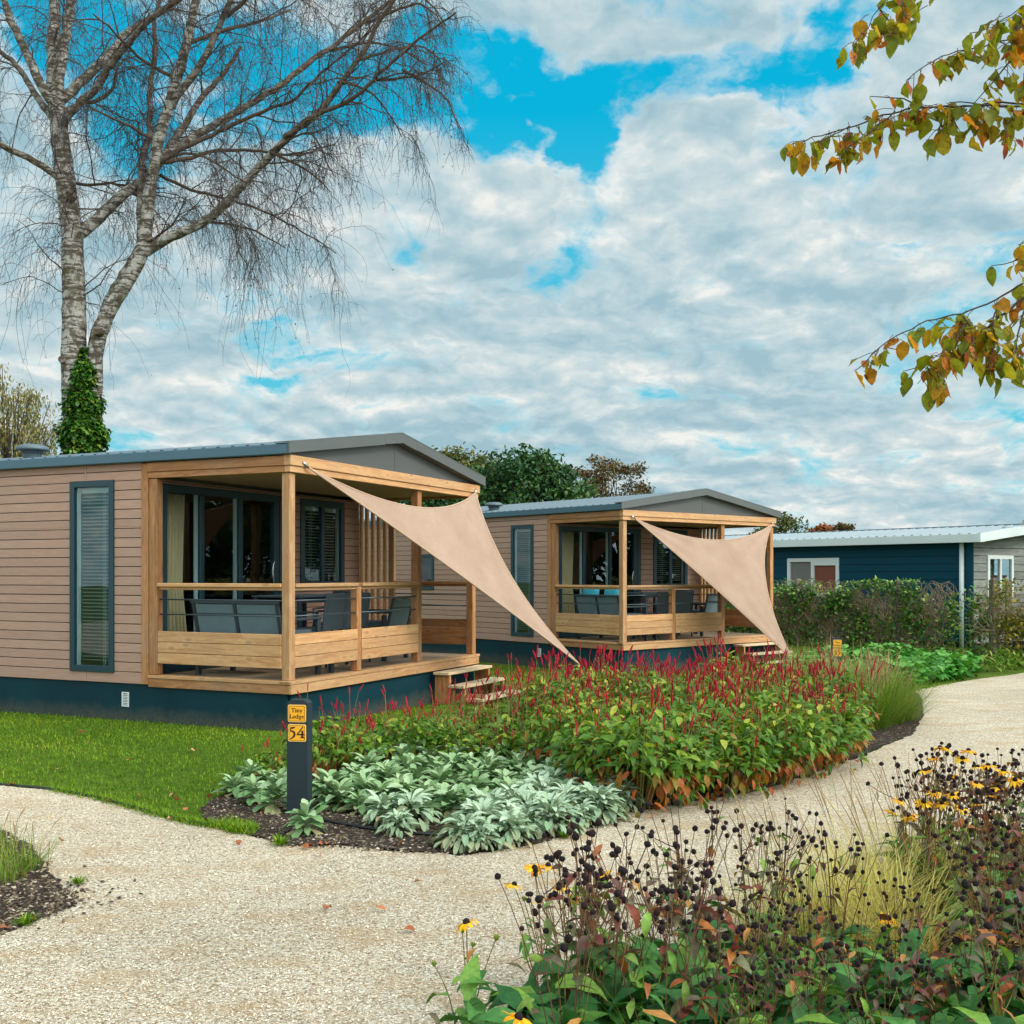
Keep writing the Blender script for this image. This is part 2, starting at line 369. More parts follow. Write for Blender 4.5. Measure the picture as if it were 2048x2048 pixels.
# ------------------------------------------------------------------ mesh helpers
class MB:
    """collects numpy chunks of polygons and links them as ONE mesh object"""
    def __init__(s):
        s.V, s.F, s.Rn, s.Mi, s.Sm, s.n = [], [], [], [], [], 0
        s.M = None
    def add(s, V, Fc, rnd=0.5, mi=0, smooth=False):
        V = np.asarray(V, float).reshape(-1, 3)
        if s.M is not None:
            m = np.array(s.M)
            V = V @ m[:3, :3].T + m[:3, 3]
        Fc = np.asarray(Fc, np.int64)
        if Fc.ndim == 1:
            Fc = Fc[None]
        s.V.append(V); s.F.append(Fc + s.n); s.n += len(V)
        r = np.asarray(rnd, float)
        s.Rn.append(np.full(len(Fc), float(r)) if r.ndim == 0 else r)
        s.Mi.append(np.full(len(Fc), mi)); s.Sm.append(np.full(len(Fc), smooth))
        return s
    def box(s, x0, x1, y0, y1, z0, z1, b=0.004, rnd=None, mi=0):
        rnd = random.random() if rnd is None else rnd
        lo, hi = np.array([min(x0, x1), min(y0, y1), min(z0, z1)]), np.array([max(x0, x1), max(y0, y1), max(z0, z1)])
        c = (lo + hi) / 2
        b = min(b, 0.3 * float((hi - lo).min()))
        if b <= 0:
            vs = np.array([[(lo, hi)[i][0], (lo, hi)[j][1], (lo, hi)[q][2]] for i in (0, 1) for j in (0, 1) for q in (0, 1)])
            s.add(vs, [[0, 1, 3, 2], [4, 6, 7, 5], [0, 4, 5, 1], [2, 3, 7, 6], [0, 2, 6, 4], [1, 5, 7, 3]], rnd, mi)
            return s
        idx, vs = {}, []
        for i in (0, 1):
            for j in (0, 1):
                for q in (0, 1):
                    for ax in range(3):
                        p = np.array([(lo, hi)[i][0], (lo, hi)[j][1], (lo, hi)[q][2]])
                        sg = (i, j, q)
                        for o in range(3):
                            if o != ax:
                                p[o] += b if sg[o] == 0 else -b
                        idx[(i, j, q, ax)] = len(vs); vs.append(p)
        vs = np.array(vs)
        quads, tris = [], []
        def orient(f):
            p = vs[f]
            n = np.cross(p[1] - p[0], p[2] - p[0])
            return f if np.dot(n, p.mean(0) - c) > 0 else f[::-1]
        for ax in range(3):
            o1, o2 = [(1, 2), (0, 2), (0, 1)][ax]
            for sd in (0, 1):
                f = []
                for u, v in ((0, 0), (1, 0), (1, 1), (0, 1)):
                    t = [0, 0, 0]; t[ax] = sd; t[o1] = u; t[o2] = v
                    f.append(idx[(t[0], t[1], t[2], ax)])
                quads.append(orient(f))
        for a1 in range(3):
            for a2 in range(a1 + 1, 3):
                a3 = 3 - a1 - a2
                for u in (0, 1):
                    for v in (0, 1):
                        t0 = [0, 0, 0]; t0[a1] = u; t0[a2] = v
                        t1 = list(t0); t1[a3] = 1
                        quads.append(orient([idx[(*t0, a1)], idx[(*t1, a1)], idx[(*t1, a2)], idx[(*t0, a2)]]))
        for i in (0, 1):
            for j in (0, 1):
                for q in (0, 1):
                    tris.append(orient([idx[(i, j, q, a)] for a in range(3)]))
        n0 = s.n
        s.add(vs, quads, rnd, mi)
        s.F.append(np.array(tris) + n0); s.Rn.append(np.full(8, rnd)); s.Mi.append(np.full(8, mi)); s.Sm.append(np.full(8, False))
        return s
    def bar(s, p0, p1, w, h, up=(0, 0, 1), b=0.003, rnd=None, mi=0):
        """rectangular bar from p0 to p1, w across, h along up"""
        p0, p1 = Vector(p0), Vector(p1)
        d = p1 - p0; L = d.length; x = d.normalized()
        y = Vector(up).cross(x).normalized(); z = x.cross(y)
        m = Matrix((x, y, z)).transposed().to_4x4(); m.translation = p0
        old = s.M
        s.M = m if old is None else Matrix(old) @ m
        s.box(0, L, -w / 2, w / 2, -h / 2, h / 2, b, rnd, mi)
        s.M = old
        return s
    def tube(s, pts, rad, sides=8, rnd=0.5, mi=0, cap=True):
        P = np.asarray(pts, float)[None]
        r = np.broadcast_to(np.asarray(rad, float), (P.shape[1],))[None]
        tubes(s, P, r, sides, np.array([rnd]), mi)
        if cap:
            K = P.shape[1]; b0 = s.n - K * sides
            for ring, rev in ((0, True), (K - 1, False)):
                f = np.arange(sides) + b0 + ring * sides
                s.F.append((f[::-1] if rev else f)[None]); s.Rn.append(np.array([rnd])); s.Mi.append(np.array([mi])); s.Sm.append(np.array([False]))
        return s
    def lathe(s, prof, seg=20, c=(0, 0, 0), rnd=0.5, mi=0, smooth=True):
        prof = np.asarray(prof, float); K = len(prof)
        a = np.linspace(0, 2 * np.pi, seg, endpoint=False)
        V = np.zeros((K, seg, 3))
        V[:, :, 0] = prof[:, :1] * np.cos(a) + c[0]; V[:, :, 1] = prof[:, :1] * np.sin(a) + c[1]; V[:, :, 2] = prof[:, 1:2] + c[2]
        i, j = np.meshgrid(np.arange(K - 1), np.arange(seg), indexing='ij')
        j2 = (j + 1) % seg
        Fc = np.stack([i * seg + j, i * seg + j2, (i + 1) * seg + j2, (i + 1) * seg + j], -1).reshape(-1, 4)
        return s.add(V, Fc, rnd, mi, smooth)
    def prism(s, poly, axis, a0, a1, rnd=0.5, mi=0):
        """extrude a 2D polygon along an axis (0: poly is y,z; 1: poly is x,z; 2: poly is x,y)"""
        n = len(poly); V = []
        for a in (a0, a1):
            for p, q in poly:
                V.append({0: (a, p, q), 1: (p, a, q), 2: (p, q, a)}[axis])
        V = np.array(V, float); c = V.mean(0)
        def o(f):
            nn = np.cross(V[f[1]] - V[f[0]], V[f[2]] - V[f[0]])
            return f if np.dot(nn, V[f].mean(0) - c) > 0 else f[::-1]
        n0 = s.n
        s.add(V, np.array([o(list(range(n)))]), rnd, mi)
        s.F[-1] = s.F[-1]
        rest = [o(list(range(n, 2 * n)))]
        s.F.append(np.array(rest) + n0); s.Rn.append(np.array([rnd])); s.Mi.append(np.array([mi])); s.Sm.append(np.array([False]))
        qs = np.array([o([i, (i + 1) % n, n + (i + 1) % n, n + i]) for i in range(n)]) + n0
        s.F.append(qs); s.Rn.append(np.full(n, rnd)); s.Mi.append(np.full(n, mi)); s.Sm.append(np.full(n, False))
        return s
    def mesh(s, name, mats):
        me = bpy.data.meshes.new(name)
        V = np.concatenate(s.V)
        me.vertices.add(len(V)); me.vertices.foreach_set('co', V.astype(np.float32).ravel())
        lt = np.concatenate([np.full(len(f), f.shape[1]) for f in s.F])
        li = np.concatenate([f.ravel() for f in s.F])
        me.loops.add(len(li)); me.loops.foreach_set('vertex_index', li.astype(np.int32))
        me.polygons.add(len(lt))
        ls = np.concatenate([[0], np.cumsum(lt)[:-1]])
        me.polygons.foreach_set('loop_start', ls.astype(np.int32))
        me.polygons.foreach_set('material_index', np.concatenate(s.Mi).astype(np.int32))
        me.polygons.foreach_set('use_smooth', np.concatenate(s.Sm).astype(bool))
        at = me.attributes.new('rnd', 'FLOAT', 'FACE')
        at.data.foreach_set('value', np.concatenate(s.Rn).astype(np.float32))
        me.update(calc_edges=True)
        me.validate()
        for m in (mats if isinstance(mats, (list, tuple)) else [mats]):
            me.materials.append(m)
        return me
    def build(s, name, mats, parent=None, loc=None):
        return link(name, s.mesh(name, mats), parent, loc)

def link(name, data, parent=None, loc=None, rz=0.0):
    o = bpy.data.objects.new(name, data)
    COL.objects.link(o)
    if parent is not None:
        o.parent = parent
    if loc is not None:
        o.location = loc
    if rz:
        o.rotation_euler = (0, 0, rz)
    return o

def tag(o, label=None, cat=None, group=None, kind=None):
    if label: o['label'] = label
    if cat: o['category'] = cat
    if group: o['group'] = group
    if kind: o['kind'] = kind
    return o

def empty(name, loc, rz=0.0, label=None, cat=None, group=None):
    o = link(name, None, None, loc, rz)
    return tag(o, label, cat, group)

def copy_tree(o, parent=None):
    c = o.copy(); COL.objects.link(c)
    if parent is not None:
        c.parent = parent
    for ch in list(o.children):
        copy_tree(ch, c)
    return c

def tubes(mb, P, Rr, sides=4, rnd=None, mi=0):
    """P (N,K,3) polylines, Rr (N,K) radii"""
    N, K, _ = P.shape
    T = np.gradient(P, axis=1); T /= np.linalg.norm(T, axis=2, keepdims=True) + 1e-9
    ref = np.zeros_like(T); ref[..., 0] = 1.0
    bad = np.abs(T[..., 0]) > 0.85
    bad = bad.any(axis=1)
    ref[bad] = (0, 1, 0)
    U = np.cross(T, ref); U /= np.linalg.norm(U, axis=2, keepdims=True) + 1e-9
    W = np.cross(T, U)
    a = np.linspace(0, 2 * np.pi, sides, endpoint=False)
    V = P[:, :, None] + Rr[:, :, None, None] * (np.cos(a)[:, None] * U[:, :, None] + np.sin(a)[:, None] * W[:, :, None])
    n, i, j = np.meshgrid(np.arange(N), np.arange(K - 1), np.arange(sides), indexing='ij')
    j2 = (j + 1) % sides; b = n * K * sides
    Fc = np.stack([b + i * sides + j, b + i * sides + j2, b + (i + 1) * sides + j2, b + (i + 1) * sides + j], -1).reshape(-1, 4)
    if rnd is None:
        rnd = np.full(N, 0.5)
    rnd = np.asarray(rnd)
    rr = np.repeat(rnd, (K - 1) * sides) if rnd.ndim == 1 else np.repeat(rnd.reshape(-1), sides)
    mb.add(V.reshape(-1, 3), Fc, rr, mi, True)

OVATE = [0.12, 0.72, 1.0, 0.78, 0.06]
LANCE = [0.15, 0.75, 1.0, 0.62, 0.04]
TONGUE = [0.30, 0.72, 1.0, 0.92, 0.22]
HEART = [0.55, 1.0, 0.86, 0.52, 0.05]
STRIP = [0.8, 1.0, 0.85, 0.55, 0.05]

def leaves(mb, pos, az, pitch, bend, L, W, prof=OVATE, fold=0.25, roll=0.0, rnd=None, mi=0, wavy=0.0, cheap=False):
    """N leaves; pitch is the angle above the horizontal at the base, bend is added towards the tip"""
    pos = np.asarray(pos, float).reshape(-1, 3); N = len(pos)
    ex = lambda q: np.broadcast_to(np.asarray(q, float), (N,))
    az, pitch, bend, L, W, roll = map(ex, (az, pitch, bend, L, W, roll))
    prof = np.asarray(prof); K = len(prof); Sg = K - 1
    tm = (np.arange(Sg) + 0.5) / Sg
    ang = pitch[:, None] + bend[:, None] * tm
    dr = np.concatenate([np.zeros((N, 1)), np.cumsum(np.cos(ang), 1)], 1) * (L / Sg)[:, None]
    dz = np.concatenate([np.zeros((N, 1)), np.cumsum(np.sin(ang), 1)], 1) * (L / Sg)[:, None]
    ca, sa = np.cos(az)[:, None], np.sin(az)[:, None]
    C = pos[:, None] + np.stack([dr * ca, dr * sa, dz], -1)
    an = pitch[:, None] + bend[:, None] * np.linspace(0, 1, K)
    nrm = np.stack([-np.sin(an) * ca, -np.sin(an) * sa, np.cos(an)], -1)
    sd = np.stack([-sa, ca, np.zeros_like(sa)], -1) * np.ones((N, K, 1))
    cr, sr = np.cos(roll)[:, None, None], np.sin(roll)[:, None, None]
    sd, nrm = sd * cr + nrm * sr, nrm * cr - sd * sr
    w = (W / 2)[:, None] * prof
    wv = rng.normal(0, 1, (N, K, 2)) * wavy * w[..., None] if wavy else np.zeros((N, K, 2))
    up1 = (fold * w + wv[..., 0])[..., None] * nrm
    up2 = (fold * w + wv[..., 1])[..., None] * nrm
    if rnd is None:
        rnd = rng.random(N)
    rnd = ex(rnd)
    if cheap:
        V = np.stack([C + sd * w[..., None], C - sd * w[..., None]], 2).reshape(-1, 3); q = 2
        n, i = np.meshgrid(np.arange(N), np.arange(Sg), indexing='ij'); b = n * K * 2 + i * 2
        Fc = np.stack([b, b + 1, b + 3, b + 2], -1).reshape(-1, 4)
        mb.add(V, Fc, np.repeat(rnd, Sg), mi, True)
    else:
        V = np.stack([C + sd * w[..., None] + up1, C, C - sd * w[..., None] + up2], 2).reshape(-1, 3)
        n, i = np.meshgrid(np.arange(N), np.arange(Sg), indexing='ij'); b = n * K * 3 + i * 3
        F1 = np.stack([b, b + 1, b + 4, b + 3], -1).reshape(-1, 4); F2 = np.stack([b + 1, b + 2, b + 5, b + 4], -1).reshape(-1, 4)
        mb.add(V, np.concatenate([F1, F2]), np.concatenate([np.repeat(rnd, Sg)] * 2), mi, True)
    return C[:, -1]

def inpoly(P, poly):
    x, y = P[:, 0], P[:, 1]; r = np.zeros(len(P), bool); n = len(poly)
    for i in range(n):
        x0, y0 = poly[i][:2]; x1, y1 = poly[(i + 1) % n][:2]
        c = ((y0 > y) != (y1 > y))
        with np.errstate(divide='ignore', invalid='ignore'):
            r ^= c & (x < (x1 - x0) * (y - y0) / (y1 - y0 + 1e-12) + x0)
    return r

def scatter(poly, n, lim=None):
    poly = np.asarray(poly)[:, :2]; lo, hi = poly.min(0), poly.max(0); out = []
    tot = 0
    for _ in range(200):
        p = lo + rng.random((max(n, 100), 2)) * (hi - lo)
        p = p[inpoly(p, poly)]
        out.append(p); tot += len(p)
        if tot >= n: break
    return np.concatenate(out)[:n]

def spread(poly, dmin, tries=4000):
    """points at least dmin apart"""
    pts = []
    for p in scatter(poly, tries):
        if all((p[0] - q[0]) ** 2 + (p[1] - q[1]) ** 2 > dmin * dmin for q in pts):
            pts.append(p)
    return np.array(pts)

def sheet(name, poly, dz, mat, kind='structure', label=None, rough_edge=0.0, nseg=1):
    """a flat sheet of ground following the lie of the land"""
    pts = [tuple(p[:2]) for p in poly]
    if rough_edge:
        q = []
        for i in range(len(pts)):
            a, b = np.array(pts[i]), np.array(pts[(i + 1) % len(pts)])
            d = np.linalg.norm(b - a); m = max(1, min(60, int(d / 0.06))) if d < 6 else 1
            nv = np.array([-(b - a)[1], (b - a)[0]]) / (d + 1e-9)
            for t in range(m):
                q.append(tuple(a + (b - a) * t / m + nv * random.gauss(0, rough_edge if m > 1 else 0)))
        pts = q
    bm = bmesh.new()
    f = bm.faces.new([bm.verts.new((p[0], p[1], 0)) for p in pts])
    if f.normal.z < 0: f.normal_flip()
    f.normal_update()
    if f.normal.z < 0: f.normal_flip()
    bmesh.ops.triangulate(bm, faces=bm.faces[:])
    for yy in (12.5, 19.0):
        bmesh.ops.bisect_plane(bm, geom=bm.verts[:] + bm.edges[:] + bm.faces[:], plane_co=(0, yy, 0), plane_no=(0, 1, 0))
    for v in bm.verts:
        v.co.z = float(gz(v.co.y)) + dz
    me = bpy.data.meshes.new(name); bm.to_mesh(me); bm.free()
    me.materials.append(mat)
    o = link(name, me)
    return tag(o, kind=kind, label=label)
# ------------------------------------------------------------------ lodge (local x = along the gable, y = back along the long side)
def pb(mb, plane, c0, c1, a0, a1, z0, z1, b=0.004, rnd=None, mi=0):
    if plane == 'x': mb.box(c0, c1, a0, a1, z0, z1, b, rnd, mi)
    else: mb.box(a0, a1, c0, c1, z0, z1, b, rnd, mi)

def cut(a0, a1, z0, z1, holes):
    zs = sorted({z0, z1} | {z for h in holes for z in h[2:4] if z0 < z < z1})
    for lo, hi in zip(zs[:-1], zs[1:]):
        iv = [(a0, a1)]
        for h in holes:
            if h[2] < hi - 1e-6 and h[3] > lo + 1e-6:
                nv = []
                for p, q in iv:
                    if h[1] <= p or h[0] >= q: nv.append((p, q)); continue
                    if h[0] > p: nv.append((p, h[0]))
                    if h[1] < q: nv.append((h[1], q))
                iv = nv
        for p, q in iv:
            yield p, q, lo, hi

def boards(mb, plane, c, sg, a0, a1, z0, z1, holes, pitch=0.105, gap=0.008, th=0.016, b=0.003, mi=0, mback=1, back=0.03, joints=()):
    """horizontal boards with open grooves on a dark backing; sg = +1/-1 is the outward side"""
    z = z0
    while z < z1 - 0.01:
        zt = min(z + pitch - gap, z1)
        r = random.random()
        for p, q, lo, hi in cut(a0, a1, z, zt, holes):
            pb(mb, plane, c - sg * th, c, p, q, lo, hi, b if hi - lo > 0.03 else 0, r, mi)
        z += pitch
    for p, q, lo, hi in cut(a0, a1, z0, z1, holes):
        pb(mb, plane, c - sg * (th + back), c - sg * (th + 0.0005), p, q, lo, hi, 0, 0.5, mback)

def ring(mb, plane, c0, c1, a0, a1, z0, z1, w, b=0.004, mi=0):
    pb(mb, plane, c0, c1, a0, a0 + w, z0, z1, b, 0.5, mi)
    pb(mb, plane, c0, c1, a1 - w, a1, z0, z1, b, 0.5, mi)
    pb(mb, plane, c0, c1, a0 + w, a1 - w, z1 - w, z1, b, 0.5, mi)
    pb(mb, plane, c0, c1, a0 + w, a1 - w, z0, z0 + w, b, 0.5, mi)

def window(parent, plane, c, sg, a0, a1, z0, z1, mull=(), blind=True, name='window', mat='teal', w=0.07):
    f = MB(); ring(f, plane, c - sg * 0.05, c + sg * 0.022, a0, a1, z0, z1, w)
    for m in mull:
        pb(f, plane, c - sg * 0.04, c + sg * 0.012, m - 0.04, m + 0.04, z0 + w, z1 - w, 0.004, 0.5)
    fo = f.build(name, M[mat], parent)
    edges = [a0 + w] + [q for m in mull for q in (m - 0.04, m + 0.04)] + [a1 - w]
    for i in range(0, len(edges), 2):
        # inner lighter gasket and the pane
        g = MB(); pb(g, plane, c - sg * 0.018, c - sg * 0.008, edges[i] + 0.001, edges[i + 1] - 0.001, z0 + w + 0.001, z1 - w - 0.001, 0, 0.5)
        g.build('pane', M['glass'], fo)
    if blind:
        bl = MB(); z = z1 - w - 0.10
        pb(bl, plane, c - sg * 0.10, c - sg * 0.07, a0 + w, a1 - w, z1 - w - 0.06, z1 - w - 0.005, 0, 0.5)
        while z > z0 + w + 0.03:
            L0, L1 = a0 + w + 0.045, a1 - w - 0.02
            zc = z + random.gauss(0, 0.0012)
            # tilted slats
            pts = [(c - sg * 0.094, zc - 0.006), (c - sg * 0.094, zc - 0.0045), (c - sg * 0.072, zc + 0.0075), (c - sg * 0.072, zc + 0.006)]
            if plane == 'x': bl.prism([(p, q) for p, q in pts], 1, L0, L1, 0.5)
            else: bl.prism(pts, 0, L0, L1, 0.5)
            z -= 0.040
        for t in (0.3, 0.34):
            a = a0 + (a1 - a0) * t
            pb(bl, plane, c - sg * 0.070, c - sg * 0.067, a, a + 0.004, z0 + w, z1 - w - 0.06, 0, 0.5)
        bl.build('blind', M['blind'], fo)
        st = MB(); pb(st, plane, c - sg * 0.062, c - sg * 0.022, a1 - w - 0.022, a1 - w, z0 + w, z1 - w, 0, 0.5); st.build('inner_strip', M['white'], fo)
    return fo

def vent(parent, plane, c, sg, a0, a1, z0, z1):
    v = MB(); ring(v, plane, c, c + sg * 0.012, a0, a1, z0, z1, 0.014, 0.002)
    pb(v, plane, c - sg * 0.002, c + sg * 0.002, a0 + .01, a1 - .01, z0 + .01, z1 - .01, 0, 0.5, 1)
    n = 7
    for i in range(n):
        z = z0 + 0.02 + (z1 - z0 - 0.04) * (i + 0.5) / n
        pb(v, plane, c + sg * 0.003, c + sg * 0.011, a0 + 0.014, a1 - 0.014, z - 0.005, z + 0.004, 0, 0.5)
    return v.build('vent_grille', [M['white'], M['black']], parent)

def make_lodge():
    W, Lh, T, WT = 4.3, 9.0, 1.86, 2.81
    root = empty('tiny_lodge', (0, 0, 0))
    small = (5.55, 6.25, 1.36, 2.12)
    # walls
    w = MB()
    boards(w, 'x', 0.0, -1, 1.96, Lh, 0.53, 2.81, [(2.35 + .02, 3.0 - .02, 0.51, 2.64), (small[0] + .02, small[1] - .02, small[2], small[3])])
    w.box(0.0, 0.03, 1.96, Lh, 0.40, 0.522, 0.003, 0.3)               # wide bottom board
    for z0, z1 in ((2.66, 2.81), (0.405, 0.50)):
        w.box(-0.006, 0.0, 2.765, 2.78, z0, z1, 0.001, 0.9)            # joint covers over and under the window
    boards(w, 'y', T, -1, 0.12, 4.2, 0.53, 2.64, [(0.19, 2.38, 0.5, 2.58), (2.80, 3.79, 1.43, 2.58)])
    boards(w, 'x', W - 0.08, 1, T + 0.001, Lh, 0.43, 2.81, [])
    boards(w, 'y', Lh, 1, 0.05, W - .1, 0.43, 2.81, [])
    w.build('wall', [M['siding'], M['black']], root)
    s = MB()
    s.box(0.025, 0.06, 0.06, Lh, -0.35, 0.40, 0.004, 0.5)
    s.box(0.061, W - 0.05, 0.03, 0.06, -0.35, 0.38, 0.004, 0.5)
    s.box(W - 0.085, W - 0.05, 0.061, Lh, -0.35, 0.40, 0.004, 0.5)
    s.box(0.061, W - .086, Lh - .04, Lh, -0.35, 0.40, 0.004, 0.5)
    s.build('skirting', M['skirt'], root)
    vent(root, 'x', 0.025, -1, 2.16, 2.26, 0.14, 0.30)
    t = MB(); t.box(-0.012, 0.045, 1.862, 1.958, 0.40, 2.80, 0.004, 0.31); t.build('corner_trim', M['wood_z'], root)
    # interior, dim behind the panes
    i = MB()
    i.box(0.07, W - .15, T + .06, 5.6, 0.44, 0.50, 0, 0.5, 1)
    i.box(0.07, W - .15, 5.0, 5.1, 0.50, 2.75, 0, 0.5)
    i.box(0.07, W - .15, T + .06, 5.6, 2.70, 2.75, 0, 0.5)
    i.box(1.2, 2.6, 4.4, 4.99, 0.50, 1.40, 0.01, 0.5)                  # kitchen block
    i.build('interior', [M['inner'], M['innerfloor']], root)
    # windows and doors
    window(root, 'x', 0.0, -1, 2.35, 3.0, 0.51, 2.64)
    window(root, 'x', 0.0, -1, *small, blind=False)
    window(root, 'y', T, -1, 2.78, 3.81, 1.41, 2.60, mull=(3.3,), w=0.09)
    d = MB(); c = T
    ring(d, 'y', c - 0.03, c + 0.06, 0.17, 2.40, 0.51, 2.60, 0.09)
    for a in (0.86, 1.56):
        pb(d, 'y', c - 0.01, c + 0.04, a - 0.035, a + 0.035, 0.60, 2.51, 0.004, 0.5)
    pb(d, 'y', c - 0.02, c + 0.05, 2.20, 2.31, 0.60, 2.51, 0.004, 0.5)
    door = d.build('sliding_door', M['teal'], root)
    for a0, a1 in ((0.26, 0.825), (0.895, 1.525), (1.595, 2.20)):
        p = MB(); pb(p, 'y', c + 0.012, c + 0.022, a0 + .001, a1 - .001, 0.601, 2.509, 0, 0.5); p.build('pane', M['glass'], door)
    st = MB()
    for a in (0.775, 1.475):
        pb(st, 'y', c + 0.026, c + 0.05, a, a + 0.045, 0.60, 2.51, 0, 0.5)
    st.build('inner_strip', M['white'], door)
    hb = MB(); hb.tube([(2.13 + 0.06 * math.cos(q) * -1 + .06, c - 0.05, 1.62 + 0.16 * math.sin(q)) for q in np.linspace(-1.2, 1.2, 9)], 0.011, 8)
    hb.build('door_handle', M['steel'], door)
    cu = MB()
    def curtain(x0, x1, x2, n=44):
        xs = np.linspace(0, 1, n)
        P = []
        for z, wd, top in ((2.5, x1 - x0, 1), (1.5, (x1 - x0) * 0.86, 0.5), (0.55, x2 - x0, 0)):
            P.append(np.stack([x0 + xs * wd, T + 0.095 + 0.025 * np.sin(xs * 34) + 0.01 * np.sin(xs * 71), np.full(n, z)], -1))
        V = np.concatenate(P); Fc = []
        for r in range(2):
            for q in range(n - 1):
                Fc.append([r * n + q, r * n + q + 1, (r + 1) * n + q + 1, (r + 1) * n + q])
        cu.add(V, Fc, 0.5, 0, True)
    curtain(0.37, 0.68, 0.78)
    co = cu.build('curtain', M['curtain'], root)
    sm = co.modifiers.new('thickness', 'SOLIDIFY'); sm.thickness = 0.004
    # deck
    k_ = MB(); x = 0.03
    while x < W - 0.05:
        k_.box(x, min(x + 0.118, W - 0.02), 0.125, T - 0.001, 0.470, 0.500, 0.003)
        x += 0.124
    k_.build('deck_floor', M['deck'], root)
    e = MB()
    e.box(-0.02, 0.10, 0.0, 1.858, 0.472, 0.506, 0.003, 0.2)
    eo = e.build('deck_edge', M['pale_y'], root)
    e = MB(); e.box(-0.02, 2.05, -0.025, 0.12, 0.473, 0.507, 0.003, 0.7); e.box(2.056, W + 0.01, -0.025, 0.12, 0.473, 0.507, 0.003, 0.37)
    e.build('deck_edge', M['pale_x'], root)
    e = MB(); e.box(-0.008, 0.024, 0.012, 1.86, 0.375, 0.470, 0.003, 0.53); e.build('deck_rim', M['wood_y'], root)
    e = MB(); e.box(-0.008, W - 0.01, -0.02, 0.0115, 0.375, 0.470, 0.003, 0.83); e.build('deck_rim', M['pale_x'], root)
    # posts
    def post(x0, y0, z1, a=0.10, a2=None, rn=None, z0=0.508, mat='wood_z'):
        p = MB(); p.box(x0, x0 + a, y0, y0 + (a2 or a), z0, z1, 0.006, rn); return p.build('porch_post', M[mat], root)
    BT = 2.635
    post(0.02, 0.02, BT, 0.098, None, 0.12, mat='pale_z')
    post(0.0, T - 0.115, BT, 0.095, 0.112, 0.47)
    post(1.30, 0.03, 1.455, 0.09, 0.09, 0.61)
    post(2.68, 0.03, BT, 0.10, 0.10, 0.76)
    post(W - 0.13, 0.02, BT, 0.098, 0.098, 0.28)
    # beams
    b = MB(); b.box(-0.03, 0.055, 0.06, T, 2.705, 2.805, 0.004, 0.41); b.box(-0.012, 0.055, 0.06, T, 2.638, 2.7045, 0.004, 0.66); b.build('porch_beam', M['wood_y'], root)
    b = MB(); b.box(-0.03, W + 0.0, -0.03, 0.0595, 2.705, 2.81, 0.004, 0.09); b.box(-0.012, W - .02, -0.012, 0.0595, 2.638, 2.7045, 0.004, 0.57); b.build('porch_beam', M['pale_x'], root)
    b = MB(); b.box(W - 0.09, W - 0.02, 0.06, T, 2.64, 2.80, 0.004, 0.3); b.build('porch_beam', M['wood_y'], root)
    # ceiling
    ce = MB(); x = 0.056
    ce.box(0.056, W - 0.091, 0.06, T - 0.02, 2.69, 2.70, 0, 0.5)
    y = 0.07
    while y < T - 0.1:
        ce.box(0.058, W - 0.095, y, y + 0.085, 2.672, 2.6895, 0.004, 0.5); y += 0.095
    ce.build('porch_ceiling', M['ceil'], root)
    # railings
    def rail(ax, p0, p1, c, mat, panel_c, rn):
        h = MB(); pb(h, 'x' if ax == 1 else 'y', c - 0.055, c + 0.055, p0, p1, 1.462, 1.502, 0.005, rn)
        pb(h, 'x' if ax == 1 else 'y', c - 0.02, c + 0.02, p0, p1, 1.43, 1.4615, 0.003, rn + .1); h.build('handrail', M[mat], root)
        for z in (1.325, 1.165):
            t = MB()
            q0, q1 = (p0 - .02, p1 + .02)
            t.tube([(c, q0, z), (c, q1, z)] if ax == 1 else [(q0, c, z), (q1, c, z)], 0.0085, 8); t.build('rail_bar', M['rail'], root)
        pl = MB()
        for j in range(3):
            pb(pl, 'x' if ax == 1 else 'y', panel_c - 0.014, panel_c + 0.014, p0, p1, 0.632 + j * 0.118, 0.632 + j * 0.118 + 0.1135, 0.004)
        pl.build('railing_panel', M[mat], root)
    rail(1, 0.118, T - 0.115, 0.05, 'pale_y', 0.022, 0.17)
    rail(0, 0.118, 1.30, 0.06, 'pale_x', 0.035, 0.35)
    rail(0, 1.39, 2.68, 0.06, 'pale_x', 0.035, 0.77)
    rail(1, 0.118, 1.26, W - 0.08, 'wood_y', W - 0.07, 0.51)
    # upright slat screen
    for j, y in enumerate((1.26, 1.40, 1.50, 1.60, 1.70, 1.79)):
        q = MB(); a = 0.085 if j == 0 else (0.06 if j < 5 else 0.065)
        q.box(W - 0.13, W - 0.07, y, y + (0.09 if j == 0 else 0.042), 0.508, 2.638, 0.004); q.build('screen_slat', M['pale_z'], root)
    # roof
    r = MB(); ys = []; hs = []
    y = -0.03
    while y < Lh + 0.05:
        for dy, h in ((0, 0), (0.11, 0), (0.125, 0.024), (0.165, 0.024), (0.18, 0)):
            ys.append(y + dy); hs.append(h)
        y += 0.19
    ys, hs = np.array(ys), np.array(hs); n = len(ys)
    for xa, za, xb, zb in ((-0.05, 2.905, 2.15, 3.245), (2.15, 3.245, 4.37, 2.905)):
        V = np.concatenate([np.stack([np.full(n, xa), ys, za + hs], -1), np.stack([np.full(n, xb), ys, zb + hs], -1)])
        a = np.arange(n - 1)
        r.add(V, np.stack([a, a + n, a + n + 1, a + 1], -1) if False else np.stack([a, a + 1, a + n + 1, a + n], -1)[:, ::-1], 0.5)
        r.prism([(xa, za - 0.006), (xb, zb - 0.006), (xb, zb - 0.07), (xa, za - 0.07)], 1, 0.12, Lh, 0.5)
    r.build('roof', M['roofmetal'], root)
